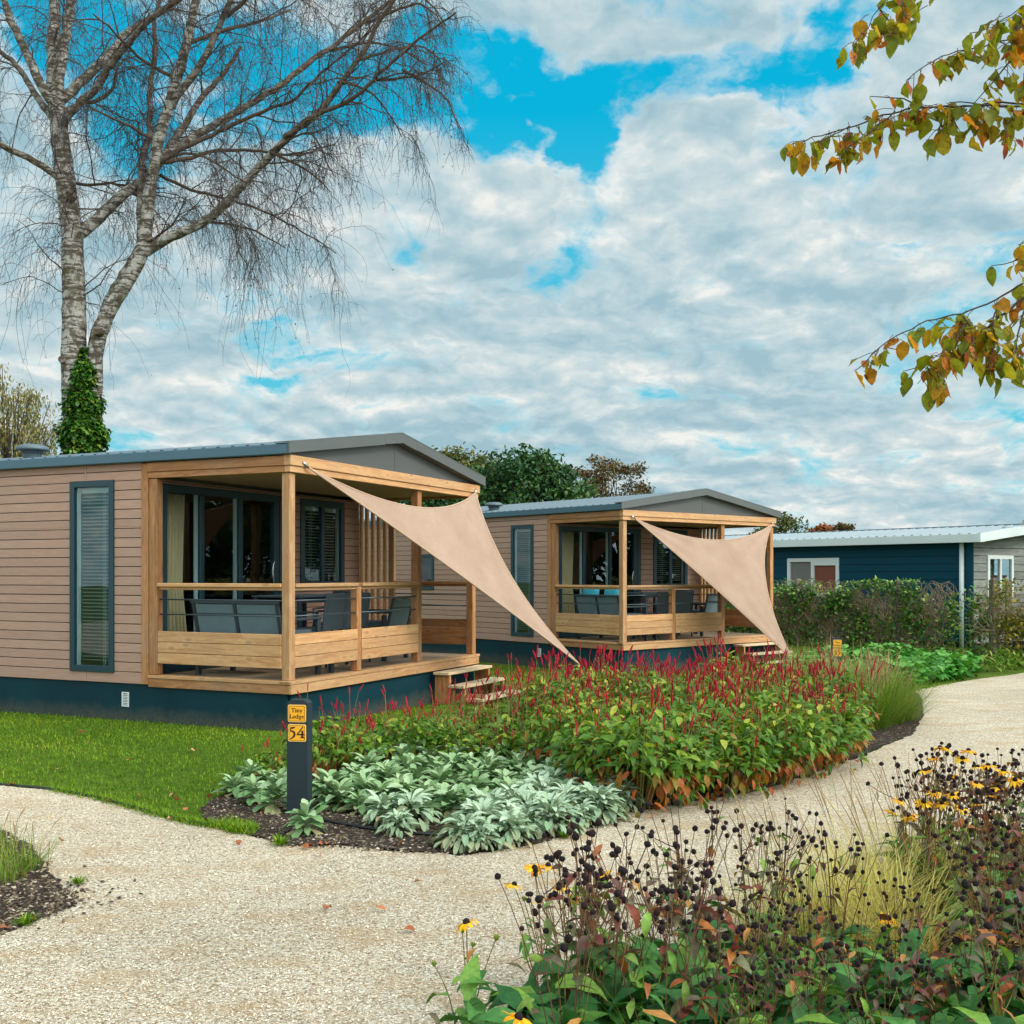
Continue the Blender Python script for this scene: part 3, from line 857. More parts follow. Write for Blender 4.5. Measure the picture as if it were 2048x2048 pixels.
    fa = MB(); fa.box(-0.085, -0.055, -0.028, Lh + 0.03, 2.812, 2.918, 0.008, 0.5); fa.box(-0.055, 0.0, -0.02, Lh, 2.812, 2.822, 0, 0.5)
    fa.build('eave_fascia', M['fascia'], root)
    fa = MB(); fa.box(4.375, 4.405, -0.028, Lh + 0.03, 2.812, 2.918, 0.008, 0.5); fa.build('eave_fascia', M['fascia'], root)
    g = MB(); s = 0.34 / 2.2
    g.prism([(0.0, 2.812), (2.146, 2.812), (2.146, 3.20), (0.0, 2.87)], 1, 0.05, 0.075, 0.5)
    g.prism([(2.154, 2.812), (4.3, 2.812), (4.3, 2.87), (2.154, 3.20)], 1, 0.052, 0.075, 0.5)
    g.build('gable_panel', M['gable'], root)
    k2 = MB()
    for (xa, za), (xb, zb) in (((-0.09, 2.928), (1.76, 3.214)), ((1.763, 3.2145), (2.15, 3.274)), ((2.15, 3.274), (2.50, 3.22)), ((2.503, 3.2195), (4.41, 2.924))):
        k2.prism([(xa, za - 0.108), (xb, zb - 0.115), (xb, zb), (xa, za)], 1, -0.06, -0.035, 0.5)
        k2.prism([(xa, za + 0.001), (xb, zb + 0.001), (xb, zb + 0.012), (xa, za + 0.012)], 1, -0.062, 0.13, 0.5)
        k2.prism([(xa, za - 0.108), (xb, zb - 0.115), (xb, zb - 0.108), (xa, za - 0.10)], 1, -0.034, 0.05, 0.5)
    k2.build('rake_fascia', M['rake'], root)
    # roof vent
    v = MB(); bx, by, bz = 0.42, 4.06, 3.035
    v.lathe([(0.105, -0.12), (0.105, 0.03), (0.12, 0.045), (0.185, 0.052), (0.192, 0.066), (0.175, 0.098), (0.11, 0.122), (0.001, 0.13)], 28, (bx, by, bz))
    v.lathe([(0.118, 0.02), (0.135, 0.02), (0.135, 0.028), (0.118, 0.028)], 28, (bx, by, bz))
    v.build('roof_vent', M['ventgrey'], root)
    # steps
    st = MB()
    st.box(3.02, 3.09, -0.20, -0.025, -0.30, 0.326, 0.003, 0.4)
    so = st.build('steps', M['wood_z'], root)
    for y1, z in ((-0.245, 0.362), (-0.46, 0.205), (-0.72, 0.05)):
        tr = MB(); tr.box(2.97, 4.24, y1, y1 + 0.22, z - 0.034, z, 0.004); tr.build('tread', M['step'], so)
    q_ = MB(); q_.box(4.15, 4.22, -0.20, -0.025, -0.30, 0.326, 0.003, 0.4); q_.build('stringer', M['wood_z'], so)
    for x0 in (3.02, 4.14):
        fr = MB()
        for y0, z1 in ((-0.235, 0.327), (-0.30, 0.17), (-0.45, 0.17), (-0.56, 0.015), (-0.70, 0.015)):
            fr.box(x0 + 0.001, x0 + 0.041, y0, y0 + 0.045, -0.3, z1, 0.003)
        fr.box(x0 + 0.042, x0 + 0.065, -0.70, -0.03, -0.02, 0.10, 0.003)
        fr.build('step_frame', M['wood_z'], so)
    return root

lodge1 = make_lodge()
A1, A2 = math.atan2(.909, .416), R(40.0)
O1, O2 = (-2.254, 11.16, 0.0), (1.919, 19.0, -0.10)
lodge2 = copy_tree(lodge1)
for o, a, p in ((lodge1, A1, O1), (lodge2, A2, O2)):
    o.location = p; o.rotation_euler = (0, 0, a)
tag(lodge1, 'nearer tan clad tiny lodge with timber porch behind the sign numbered 54', 'lodge', 'tan tiny lodges with timber porches')
tag(lodge2, 'farther tan clad tiny lodge with timber porch, turquoise cushions on its sofa', 'lodge', 'tan tiny lodges with timber porches')

def L2W(which, x, y, z=0.0):
    o, a = (O1, A1) if which == 1 else (O2, A2)
    return np.array([o[0] + x * math.cos(a) - y * math.sin(a), o[1] + x * math.sin(a) + y * math.cos(a), o[2] + z])

# ------------------------------------------------------------------ porch furniture (local +y is the way it faces)
DZ = 0.5005
def make_seat(name, w, n, h=0.80, seat=0.40):
    root = empty(name, (0, 0, 0))
    hw = w / 2
    for sx in (-1, 1):
        for y in (-0.30, 0.28):
            l = MB(); l.box(sx * hw - 0.022, sx * hw + 0.022, y - 0.03, y + 0.03, 0, 0.60 if y > 0 else 0.58, 0.004, 0.5); l.build('leg', M['furn'], root)
        a = MB(); a.box(sx * hw - 0.03, sx * hw + 0.03, -0.36, 0.33, 0.60, 0.63, 0.005, 0.5); a.build('armrest', M['furn'], root)
    f = MB()
    f.box(-hw + .022, hw - .022, 0.26, 0.30, seat - 0.06, seat - 0.01, 0.004, 0.5); f.box(-hw + .022, hw - .022, -0.31, -0.27, seat - 0.06, seat - 0.01, 0.004, 0.5)
    # raked back frame
    t = 0.10
    def yb(z): return -0.30 - (z - 0.30) * 0.24
    for i in range(n + 1):
        x = -hw + .03 + (w - .06) * i / n
        f.bar((x, yb(0.26), 0.26), (x, yb(h), h), 0.04, 0.03, (0, 1, 0), 0.003, 0.5)
    f.bar((-hw, yb(h) - .002, h + .0), (hw, yb(h) - .002, h + .0), 0.03, 0.035, (0, 0, 1), 0.003, 0.5)
    f.bar((-hw + .05, yb(h - .13), h - .13), (hw - .05, yb(h - .13), h - .13), 0.022, 0.02, (0, 0, 1), 0.003, 0.5)
    f.bar((-hw + .022, -.29, seat - .035), (-hw + .022, .28, seat - .035), 0.03, 0.03, (0, 0, 1), .003, .5)
    f.bar((-hw + .05, yb(0.32), 0.32), (hw - .05, yb(0.32), 0.32), 0.022, 0.04, (0, 0, 1), 0.003, 0.5)
    f.build('frame', M['furn'], root)
    for i in range(n):
        x0 = -hw + .055 + (w - .06) * i / n; x1 = -hw + .005 + (w - .06) * (i + 1) / n
        p = MB(); p.bar(((x0 + x1) / 2, yb(0.345) - .0, 0.345), ((x0 + x1) / 2, yb(h - .022), h - .022), x1 - x0, 0.012, (0, 1, 0), 0.003, 0.5)
        p.build('back_panel', M['sling'], root)
        c = MB(); c.box(x0 - .01, x1 + .01, -0.26, 0.30, seat - 0.008, seat + 0.09, 0.03, 0.5); c.build('seat_cushion', M['slingd'], root)
    return root

def make_chair():
    root = empty('dining_chair', (0, 0, 0)); hw = 0.23
    for sx in (-1, 1):
        l = MB(); l.tube([(sx * hw, 0.22, 0), (sx * (hw - .01), 0.20, 0.44), (sx * (hw + .03), 0.16, 0.64), (sx * (hw + .03), -0.18, 0.655)], 0.013, 8); l.build('leg', M['furn'], root)
        l = MB(); l.tube([(sx * hw, -0.27, 0), (sx * hw, -0.22, 0.42), (sx * hw, -0.27, 0.86)], 0.014, 8); l.build('leg', M['furn'], root)
    s = MB(); s.box(-hw, hw, -0.22, 0.22, 0.43, 0.455, 0.01, 0.5); s.build('seat', M['slingd'], root)
    b = MB(); b.bar((0, -0.215, 0.43), (0, -0.262, 0.87), 2 * hw - .01, 0.016, (0, 1, 0), 0.005, 0.5); b.build('backrest', M['slingd'], root)
    return root

def make_table():
    root = empty('dining_table', (0, 0, 0))
    t = MB()
    for i in range(6):
        t.box(-0.55, 0.55, -0.36 + i * 0.12, -0.245 + i * 0.12, 0.815, 0.84, 0.004)
    t.build('tabletop', M['slingd'], root)
    a = MB(); a.box(-0.5, 0.5, -0.32, -0.29, 0.75, 0.814, 0.003, .5); a.box(-0.5, 0.5, 0.29, 0.32, 0.75, 0.814, 0.003, .5); a.build('apron', M['furn'], root)
    for sx in (-1, 1):
        for sy in (-1, 1):
            l = MB(); l.box(sx * 0.50 - 0.025, sx * 0.50 + 0.025, sy * 0.32 - 0.025, sy * 0.32 + 0.025, 0, 0.814, 0.004, 0.5); l.build('leg', M['furn'], root)
    return root

def make_coffee():
    root = empty('coffee_table', (0, 0, 0))
    t = MB()
    for i in range(5):
        t.box(-0.30 + i * 0.122, -0.30 + i * 0.122 + 0.112, -0.30, 0.30, 0.40, 0.425, 0.004)
    t.build('tabletop', M['sling'], root)
    for sx in (-1, 1):
        for sy in (-1, 1):
            l = MB(); l.box(sx * 0.27 - 0.025, sx * 0.27 + 0.025, sy * 0.27 - 0.025, sy * 0.27 + 0.025, 0, 0.399, 0.004, 0.5); l.build('leg', M['furn'], root)
    return root

sofa, armch, chair, table, coffee = make_seat('porch_sofa', 1.16, 2), make_seat('armchair', 0.66, 1), make_chair(), make_table(), make_coffee()
first = {}
def put(proto, which, x, y, rz, label, cat, group):
    o = proto if proto.name not in first else copy_tree(proto)
    first[proto.name] = 1
    o.location = L2W(which, x, y, DZ + 0.001); o.rotation_euler = (0, 0, (A1 if which == 1 else A2) + rz)
    return tag(o, label, cat, group)
for wch, where in ((1, 'of the nearer tan lodge'), (2, 'of the farther tan lodge')):
    put(sofa, wch, 0.60, 0.85, -math.pi / 2, 'charcoal two seat sofa by the left railing ' + where, 'sofa', 'porch sofas')
    put(armch, wch, 3.0, 0.86, 0.10, 'charcoal armchair beside the step opening ' + where, 'armchair', 'porch armchairs')
    put(table, wch, 2.15, 1.38, 0, 'grey dining table under the small window ' + where, 'table', 'porch dining tables')
    put(chair, wch, 1.82, 0.93, 0.05, 'grey dining chair nearest the sofa on the porch ' + where, 'chair', 'porch dining chairs')
    put(chair, wch, 2.34, 0.93, -0.06, 'grey dining chair mid table on the porch ' + where, 'chair', 'porch dining chairs')
    put(chair, wch, 2.98, 1.42, math.pi / 2, 'grey dining chair beside the slat screen ' + where, 'chair', 'porch dining chairs')
    put(coffee, wch, 1.38, 0.52, 0, 'low grey coffee table between sofa and dining set ' + where, 'table', 'porch coffee tables')
for i, (yy, c_) in enumerate(((1.22, 'cyan'), (0.66, 'cyan'))):
    cm = MB()
    g = np.linspace(-1, 1, 9); X, Y = np.meshgrid(g, g, indexing='ij')
    th = 0.075 * (1 - X ** 4) ** 0.5 * (1 - Y ** 4) ** 0.5
    px_ = 0.21 * X * (1 - 0.06 * Y ** 2); pz_ = 0.21 * Y * (1 - 0.06 * X ** 2)
    for sgn in (1, -1):
        V = np.stack([px_, sgn * th, pz_], -1).reshape(-1, 3)
        a, b = np.meshgrid(np.arange(8), np.arange(8), indexing='ij'); q = a * 9 + b
        Fc = np.stack([q, q + 9, q + 10, q + 1], -1).reshape(-1, 4)
        cm.add(V, Fc if sgn < 0 else Fc[:, ::-1], 0.5, 0, True)
    o = cm.build('cushion', M[c_]); o.location = L2W(2, 0.40, yy, DZ + 0.40 + 0.09 + 0.30); o.rotation_euler = (R(-12), 0, A2 - math.pi / 2)
    tag(o, ['turquoise cushion at the wall end of the sofa on the farther lodge porch', 'turquoise cushion at the front end of the sofa on the farther lodge porch'][i], 'cushion', 'turquoise porch cushions')

# ------------------------------------------------------------------ shade sails
def sail(a, b, c, sags, bulge, label, anchor):
    a, b, c = map(np.array, (a, b, c)); N = 40
    cen = (a + b + c) / 3
    def edge(p, q, o, s):
        t = np.linspace(0, 1, N + 1)[:, None]
        inw = o - (p + q) / 2; dd = q - p; inw = inw - dd * (inw @ dd) / (dd @ dd); inw /= np.linalg.norm(inw)
        return p + dd * t + inw * (4 * t * (1 - t)) * s * np.linalg.norm(dd)
    Pt = {}
    eab, ebc, eac = edge(a, b, c, sags[0]), edge(b, c, a, sags[1]), edge(a, c, b, sags[2])
    for i in range(N + 1):
        for j in range(N + 1 - i):
            l = N - i - j          # bary: l->a, i->b, j->c
            Pt[(i, j)] = (a * l + b * i + c * j) / N
    for i in range(N + 1):
        Pt[(i, 0)] = eab[i]; Pt[(0, i)] = eac[i]; Pt[(N - i, i)] = ebc[i]
    keys = list(Pt); ix = {q: n for n, q in enumerate(keys)}
    V = np.array([Pt[q] for q in keys])
    inner = [(ix[(i, j)], [ix[q] for q in ((i + 1, j), (i - 1, j), (i, j + 1), (i, j - 1), (i + 1, j - 1), (i - 1, j + 1))]) for i, j in keys if i > 0 and j > 0 and i + j < N]
    ii = np.array([q[0] for q in inner]); nb = np.array([q[1] for q in inner])
    for _ in range(1600):
        V[ii] = V[nb].mean(1)
    nrm = np.cross(b - a, c - a); nrm /= np.linalg.norm(nrm)
    for q_, o_ in ((a, b), (b, c), (c, a)):
        e1 = (cen - q_) / np.linalg.norm(cen - q_); e2 = np.cross(nrm, e1); dv = V[ii] - q_
        th_ = np.arctan2(dv @ e2, dv @ e1); ds = np.linalg.norm(dv, axis=1)
        V[ii] += nrm * (0.020 * np.sin(th_ * 26 + 1.3) * np.exp(-ds / 1.1) * np.clip(ds / .35, 0, 1))[:, None]
    Fc = []
    for i, j in keys:
        if i + j < N: Fc.append([ix[(i, j)], ix[(i + 1, j)], ix[(i, j + 1)]])
        if i + j < N - 1: Fc.append([ix[(i + 1, j)], ix[(i + 1, j + 1)], ix[(i, j + 1)]])
    mb = MB(); o0 = V.mean(0)
    root = empty('shade_sail', tuple(a))
    tag(root, label, 'shade sail', 'beige shade sails')
    mb.add(V - a, Fc, 0.5, 0, True)
    cl = mb.build('cloth', M['sail'], root)
    md = cl.modifiers.new('thickness', 'SOLIDIFY'); md.thickness = 0.004
    h = MB()
    for e_, in ((eab,), (ebc,), (eac,)):
        h.tube(e_ - a, 0.011, 6, 0.5)
    h.build('hem', M['hem'], root)
    rp = MB(); d = np.array(anchor) - c; L = np.linalg.norm(d); d /= L
    rp.tube([c - a, c + d * 0.08 - a], 0.009, 6)
    q = [c + d * (0.12 + 0.045 * math.cos(t)) + np.array([0, 0, 1.0]) * 0.026 * math.sin(t) - a for t in np.linspace(0, 2 * math.pi, 15)]
    rp.tube(q, 0.007, 6, cap=False)
    for s_ in (-0.012, 0.012):
        rp.tube([c + d * 0.16 + np.array([0, 0, s_]) - a, np.array(anchor) - a], 0.006, 6)
    rp.build('rope', M['rope'], root)
    ri = MB()
    for p_ in (a, b):
        ri.tube([p_ - a, p_ - a + np.array([0, 0.0, 0.03]) + (p_ - cen) * 0.03], 0.013, 6)
    ri.build('corner_ring', M['steel'], root)
    return root
sail(L2W(1, 0.25, -0.05, 2.70), L2W(1, 4.12, -0.05, 2.70), A(1158, 1328, 14.4), (0.095, 0.175, 0.012), 0, 'beige triangular shade sail hung from the nearer lodge porch, tip above the red flowers', A(1182, 1346, 14.6) - np.array([0, 0, 0.35]))
sail(L2W(2, 0.25, -0.05, 2.66), L2W(2, 4.14, -0.05, 2.68), A(1588, 1323, 19.9), (0.10, 0.145, 0.012), 0, 'beige triangular shade sail hung from the farther lodge porch, tip beside its steps', A(1596, 1335, 20.1) - np.array([0, 0, 0.1]))
# ------------------------------------------------------------------ dark blue cottage behind the hedge (local x along its gable, y back along the long side)
def make_cottage():
    K = np.array([10.9, 26.0]); a3 = math.atan2(.58, .815); z0 = -0.15
    root = empty('blue_cottage', (K[0], K[1], z0), a3, 'long navy boarded cottage with pale eaves behind the hedge', 'cottage')
    E = 2.52
    win = (3.84, 5.58, 1.14, 2.18)      # along y
    w = MB()
    boards(w, 'x', 0.0, -1, 0.0, 11.0, 0.1, E, [(win[0] + .03, win[1] - .03, win[2], win[3])], pitch=0.19, gap=0.010, mback=1)
    w.build('wall', [M['cotblue'], M['black']], root)
    g = MB()
    boards(g, 'y', 0.0, -1, 0.02, 5.0, 0.1, E + .02, [(0.63, 1.69, 1.2, 2.18), (2.55, 3.6, 0.2, 2.1)], pitch=0.19, gap=0.014, mback=1)
    z = E + 0.02
    while z < E + 0.5:                          # gable boards up into the point
        ins = (z - E) / 0.105
        x0, x1 = 0.02 + max(0, (z - E + .06) / 0.21), 5.0 - max(0, (z - E + .06) / 0.21)
        if x1 - x0 > 0.2: g.box(x0, x1, 0.0, 0.03, z, z + 0.176, 0.003)
        z += 0.19
    g.build('gable_wall', [M['cotgrey'], M['black']], root)
    b = MB(); b.box(-0.012, 0.02, -0.012, 0.16, 0.1, E, 0.003, .5); b.build('corner_board', M['cotblue'], root)
    # roof
    r = MB(); rise = 0.105
    ys = np.arange(-0.35, 11.2, 0.085); hs = np.where(np.arange(len(ys)) % 3 == 0, 0.03, 0.0); n = len(ys)
    for xa, za, xb, zb in ((-0.30, E + .16, 2.5, E + .16 + 2.8 * rise), (2.5, E + .16 + 2.8 * rise, 5.3, E + .16)):
        V = np.concatenate([np.stack([np.full(n, xa), ys, za + hs], -1), np.stack([np.full(n, xb), ys, zb + hs], -1)])
        a = np.arange(n - 1)
        r.add(V, np.stack([a, a + n, a + n + 1, a + 1], -1), 0.5)
        r.prism([(xa, za - 0.006), (xb, zb - 0.006), (xb, zb - 0.06), (xa, za - 0.06)], 1, -0.33, 11.1, 0.5)
    r.build('roof', M['cotroof'], root)
    rc = MB(); zt = E + .16 + 2.8 * rise
    rc.prism([(2.35, zt - .01), (2.5, zt + .045), (2.65, zt - .01)], 1, -0.36, 11.2, .5); rc.build('ridge_cap', M['teal'], root)
    f = MB(); f.box(-0.34, -0.305, -0.36, 11.2, E - 0.03, E + 0.17, 0.006, .5); f.box(-0.304, 0.0, -0.33, 11.1, E - 0.02, E - 0.005, 0, .5); f.build('eave_fascia', M['cottrim'], root)
    f = MB()
    for xa, za, xb, zb in ((-0.33, E + .17, 2.5, E + .19 + 2.8 * rise), (2.5, E + .19 + 2.8 * rise, 5.33, E + .17)):
        f.prism([(xa, za - 0.20), (xb, zb - 0.20), (xb, zb + .012), (xa, za + .012)], 1, -0.40, -0.361, .5)
    f.build('rake_fascia', M['cottrim'], root)
    d = MB(); d.tube([(-0.06, 0.25, 0.0), (-0.06, 0.25, E - 0.02)], 0.055, 10); d.build('downpipe', M['cottrim'], root)
    # windows
    wf = MB(); ring(wf, 'x', -0.03, 0.05, win[0], win[1], win[2], win[3], 0.10)
    mid = (win[0] + win[1]) / 2
    wf.box(-0.028, 0.045, mid - .05, mid + .05, win[2] + .1, win[3] - .1, .003, .5)
    wf.box(-0.035, 0.02, win[0] + .1, mid - .05, win[3] - 0.20, win[3] - 0.10, .003, .5)
    wo = wf.build('window', M['white'], root)
    p = MB(); p.box(0.02, 0.03, mid + .051, win[1] - .101, win[2] + .101, win[3] - .101, 0, .5); p.build('pane', M['dark_pane'], wo)
    p = MB(); p.box(0.02, 0.03, win[0] + .101, mid - .051, win[2] + .101, win[3] - .201, 0, .5); p.build('pane', M['red_pane'], wo)  # opaque pane painted with a reddish reflection
    wf = MB(); ring(wf, 'y', -0.03, 0.05, 0.60, 1.72, 1.18, 2.20, 0.09); wf.box(1.125, 1.195, -0.028, 0.045, 1.27, 2.11, .003, .5)
    wo = wf.build('window', M['white'], root)
    for x0, x1 in ((0.691, 1.124), (1.196, 1.629)):
        p = MB(); p.box(x0, x1, 0.01, 0.02, 1.271, 2.109, 0, .5); p.build('pane', M['glass'], wo)
    p = MB(); p.box(0.69, 1.63, 0.10, 0.11, 1.66, 1.72, 0, .5, 0); p.build('valance', M['red_pane'], wo)
    p = MB(); p.box(0.6, 1.75, 0.5, 0.52, 1.1, 2.2, 0, .5, 0); p.build('curtain', M['blind'], wo)
    df = MB(); ring(df, 'y', -0.02, 0.04, 2.52, 3.63, 0.15, 2.13, 0.1); do = df.build('door', M['white'], root)
    p = MB(); p.box(2.621, 3.529, 0.0, 0.02, 0.251, 2.029, 0, .5); p.build('pane', M['glass'], do)
    s = MB(); s.box(0.05, 4.95, 0.05, 0.10, -0.1, 0.095, .003, .5); s.box(0.03, 0.08, 0.101, 11.0, -0.1, 0.095, .003, .5); s.build('plinth', M['black'], root)
    return root
make_cottage()

# ------------------------------------------------------------------ hedge on a trellis fence
def hedge(name, p0, p1, h, mat, posts, label, n_leaf, n_twig, z0=-0.15, twh=1.0, depth=0.22, gap=None):
    p0, p1 = np.array(p0), np.array(p1); d = p1 - p0; L = np.linalg.norm(d); d = d / L; nv = np.array([d[1], -d[0]])
    root = empty(name, (p0[0], p0[1], z0)); tag(root, label, 'hedge')
    # tangled stems
    P = []
    for _ in range(n_twig):
        s = random.uniform(0, L); z = random.uniform(0, h * .5); pts = []
        ang = random.uniform(0.6, 2.4); kpt = 9
        for q in range(kpt):
            o = nv * random.gauss(0, depth * .5)
            pts.append((*(d * s + o), z))
            ang += random.gauss(0, 0.55)
            st = random.uniform(0.08, 0.22)
            s += math.cos(ang) * st; z = min(max(z + abs(math.sin(ang)) * st, 0), h + random.uniform(-.03, .06))
        if gap is None or all(abs((q_[0] * d[0] + q_[1] * d[1]) - gap) > .13 for q_ in pts): P.append(pts)
    P = np.array(P); t = MB(); rad = np.linspace(0.011, 0.003, 9) * np.ones((len(P), 1)) * rng.uniform(.5, 1.2, (len(P), 1))
    tubes(t, P, rad, 4, rng.random(len(P)))
    t.build('stems', M['twig'], root)
    # leaves in clumps
    nc = int(L * 16); cs = rng.uniform(0, L, nc); cz = rng.uniform(0.05, h, nc)
    q = rng.integers(0, nc, n_leaf)
    s = np.clip(cs[q] + rng.normal(0, .17, n_leaf), 0, L); z = np.clip(cz[q] + rng.normal(0, .13, n_leaf), 0.02, h + .05 + .04 * np.sin(s * 7))
    dens = 0.5 + 0.5 * np.sin(s * 1.7 + 1.0) * np.sin(z * 3 + s)
    keep = rng.random(n_leaf) < 0.45 + 0.55 * dens
    if gap is not None: keep &= ~((np.abs(s - gap) < .13) & (rng.random(n_leaf) < .9))
    s, z = s[keep], z[keep]; o = rng.normal(0, depth, len(s))
    pos = np.stack([d[0] * s + nv[0] * o, d[1] * s + nv[1] * o, z], -1)
    lf = MB(); n = len(s)
    leaves(lf, pos, rng.uniform(0, 6.28, n), rng.normal(-.2, .6, n), rng.normal(-.3, .3, n), rng.uniform(.05, .10, n), rng.uniform(.04, .075, n), HEART, .2, rng.normal(0, .5, n), None, 0, 0, True)
    lf.build('foliage', M[mat], root)
    for s_ in posts:
        b = MB(); c = d * s_; b.box(c[0] - .055, c[0] + .055, c[1] - .055, c[1] + .055, -0.1, h + .08, .01); b.build('post', M['oldwood'], root)
    return root
hd = np.array([-.58, .815]); h0 = np.array([9.95, 23.3])
kk = (1796 - CX) / F; sp = (kk * h0[1] - h0[0]) / (hd[0] - kk * hd[1])
kg = (1925 - CX) / F; sg_ = (kg * h0[1] - h0[0]) / (hd[0] - kg * hd[1])
hedge('trellis_hedge', h0 - hd * .3, h0 + hd * 8.2, 1.55, 'hedge', [sp + .3, sp - 2.35, 0.05, 5.2], 'dark green trellis hedge with tangled stems in front of the navy cottage', 16000, 1500, depth=.10, gap=sg_ + .3)
hedge('trellis_hedge', (9.45, 21.6), (13.2, 21.0), 1.58, 'hedgey', [0.03, 1.6, 3.2], 'yellowing trellis hedge at the right edge in front of the grey gable', 9000, 350)

# ------------------------------------------------------------------ numbered sign posts
def stroke(mb, pts, w, z, sx=1, ox=0, oy=0):
    """a flat pen stroke in the sign plane (x right, y up) raised by z"""
    pts = np.array(pts, float) * sx + (ox, oy); n = len(pts)
    w = np.broadcast_to(np.asarray(w, float), (n,)) * sx
    T = np.gradient(pts, axis=0); T /= np.linalg.norm(T, axis=1, keepdims=True) + 1e-9
    Nn = np.stack([-T[:, 1], T[:, 0]], -1)
    a, b = pts + Nn * w[:, None] / 2, pts - Nn * w[:, None] / 2
    V = []
    for q in (a, b):
        V += [(p[0], -z, p[1]) for p in q]
    for q in (a, b):
        V += [(p[0], -z + 0.0012, p[1]) for p in q]
    i = np.arange(n - 1)
    mb.add(V, np.concatenate([np.stack([i, i + n, i + n + 1, i + 1], -1), np.stack([i, i + 1, i + 1 + 2 * n, i + 2 * n], -1), np.stack([i + n, i + n + 1, i + 3 * n + 1, i + 3 * n], -1)]), .5)
def arc(cx, cy, rx, ry, a0, a1, n=14):
    t = np.radians(np.linspace(a0, a1, n)); return [(cx + rx * math.cos(q), cy + ry * math.sin(q)) for q in t]
# glyphs: strokes on a unit x-height of about 0.62, cap height 1
TH, TN = .20, .085
GL = {
 'T': (.92, [([(.46, 0), (.46, 1)], TH), ([(.04, .95), (.88, .95)], TN + .03), ([(.06, .98), (.06, .74)], TN), ([(.86, .98), (.86, .74)], TN), ([(.26, .03), (.66, .03)], TN)]),
 'i': (.42, [([(.21, 0), (.21, .64)], TH), ([(.06, .61), (.22, .61)], TN), ([(.04, .03), (.38, .03)], TN), ([(.21, .80), (.21, .96)], TH)]),
 'n': (.78, [([(.18, 0), (.18, .64)], TH), ([(.03, .61), (.18, .61)], TN), ([(.02, .03), (.34, .03)], TN), (arc(.40, .40, .18, .22, 160, 0) + [(.58, 0)], .15), ([(.44, .03), (.75, .03)], TN)]),
 'y': (.72, [([(.12, .64), (.38, .04)], TH), ([(.62, .64), (.36, -.02), (.26, -.24), (.10, -.30)], TN + .03), ([(.0, .61), (.28, .61)], TN), ([(.46, .61), (.74, .61)], TN)]),
 'L': (.80, [([(.22, 0), (.22, 1)], TH), ([(.04, .97), (.42, .97)], TN), ([(.04, .04), (.74, .04)], TN + .03), ([(.73, .0), (.73, .26)], TN)]),
 'o': (.74, [(arc(.37, .32, .26, .28, 0, 360, 22), [.12 + .07 * abs(math.cos(math.radians(q))) for q in np.linspace(0, 360, 22)])]),
 'd': (.78, [(arc(.33, .32, .25, .29, 40, 320, 18), .13), ([(.58, 0), (.58, 1)], TH), ([(.42, .97), (.58, .97)], TN), ([(.58, .03), (.74, .03)], TN)]),
 'g': (.72, [(arc(.33, .40, .22, .22, 0, 360, 18), .12), ([(.50, .58), (.70, .62)], TN), ([(.24, .19), (.18, .06), (.50, -.02)], .09), (arc(.34, -.16, .26, .15, 40, 400, 18), .09)]),
 'e': (.68, [([(.10, .36), (.58, .36)], TN), (arc(.34, .32, .26, .29, 8, 320, 18), .12)]),
 '5': (.80, [([(.20, .96), (.34, .90), (.66, .99)], [.13, .20, .12]), ([(.22, .98), (.15, .55)], .10), ([(.15, .56), (.34, .60), (.55, .48), (.62, .26), (.55, .06), (.36, -.12), (.12, -.24)], [.09, .17, .22, .24, .22, .14, .08])]),
 '4': (.92, [([(.74, 1.10), (.40, .62), (.08, .26)], [.10, .13, .10]), ([(.05, .25), (.90, .25)], .14), ([(.66, -.05), (.66, .66)], .22), ([(.44, -.06), (.88, -.06)], .11)]),
}
def text(mb, s, size, cx, cy, z):
    wd = sum(GL[c][0] for c in s) * size; x = cx - wd / 2
    for c in s:
        for pts, w in GL[c][1]:
            stroke(mb, pts, w, z, size, x, cy)
        x += GL[c][0] * size
def rrect(x0, x1, y0, y1, r):
    o = []
    for cx, cy, a in ((x1 - r, y1 - r, 0), (x0 + r, y1 - r, 90), (x0 + r, y0 + r, 180), (x1 - r, y0 + r, 270)):
        o += arc(cx, cy, r, r, a, a + 90, 6)
    return o
def signpost(loc, rz, number, label):
    root = empty('sign_post', loc, rz, label, 'sign post', 'numbered lodge sign posts')
    H = 0.765; w = 0.0715
    p = MB(); p.prism([(-w, -.3), (w, -.3), (w, H - .022), (w - .026, H), (-w + .026, H), (-w, H - .022)], 1, -0.045, 0.05, .5)
    p.build('post', M['signpost'], root)
    for y1, kind in ((H - .031, 'name'), (H - .031 - .129, 'num')):
        y0 = y1 - .1155
        pl = MB(); pl.prism(rrect(-.0625, .0625, y0, y1, .012), 1, -.049, -.0455, .5)
        po = pl.build('sign_plate', M['cream'], root)
        f = MB(); f.prism(rrect(-.0575, .0575, y0 + .005, y1 - .005, .009), 1, -.0502, -.0492, .5)
        f.build('plate_face', M['yellow'], po)
        t = MB(); e = rrect(-.054, .054, y0 + .0085, y1 - .0085, .007); stroke(t, e + [e[0]], .0016, .0514)
        if kind == 'name':
            text(t, 'Tiny', .0275, 0, y0 + .066, .0514); text(t, 'Lodge', .0275, 0, y0 + .025, .0514)
        else:
            text(t, number, .064, 0, y0 + .032, .0514)
        t.build('lettering', M['ink'], po)
    return root
g54, g55 = G(599, 1628), A(1673, 1300, 16.3)
signpost((g54[0], g54[1], 0), R(-9), '54', 'black post near the grey leaves with yellow plates reading Tiny Lodge 54')
signpost((g55[0], g55[1], float(gz(16.3)) - .02), R(-4), '55', 'black post among far green leaves with yellow plates reading Tiny Lodge 55')

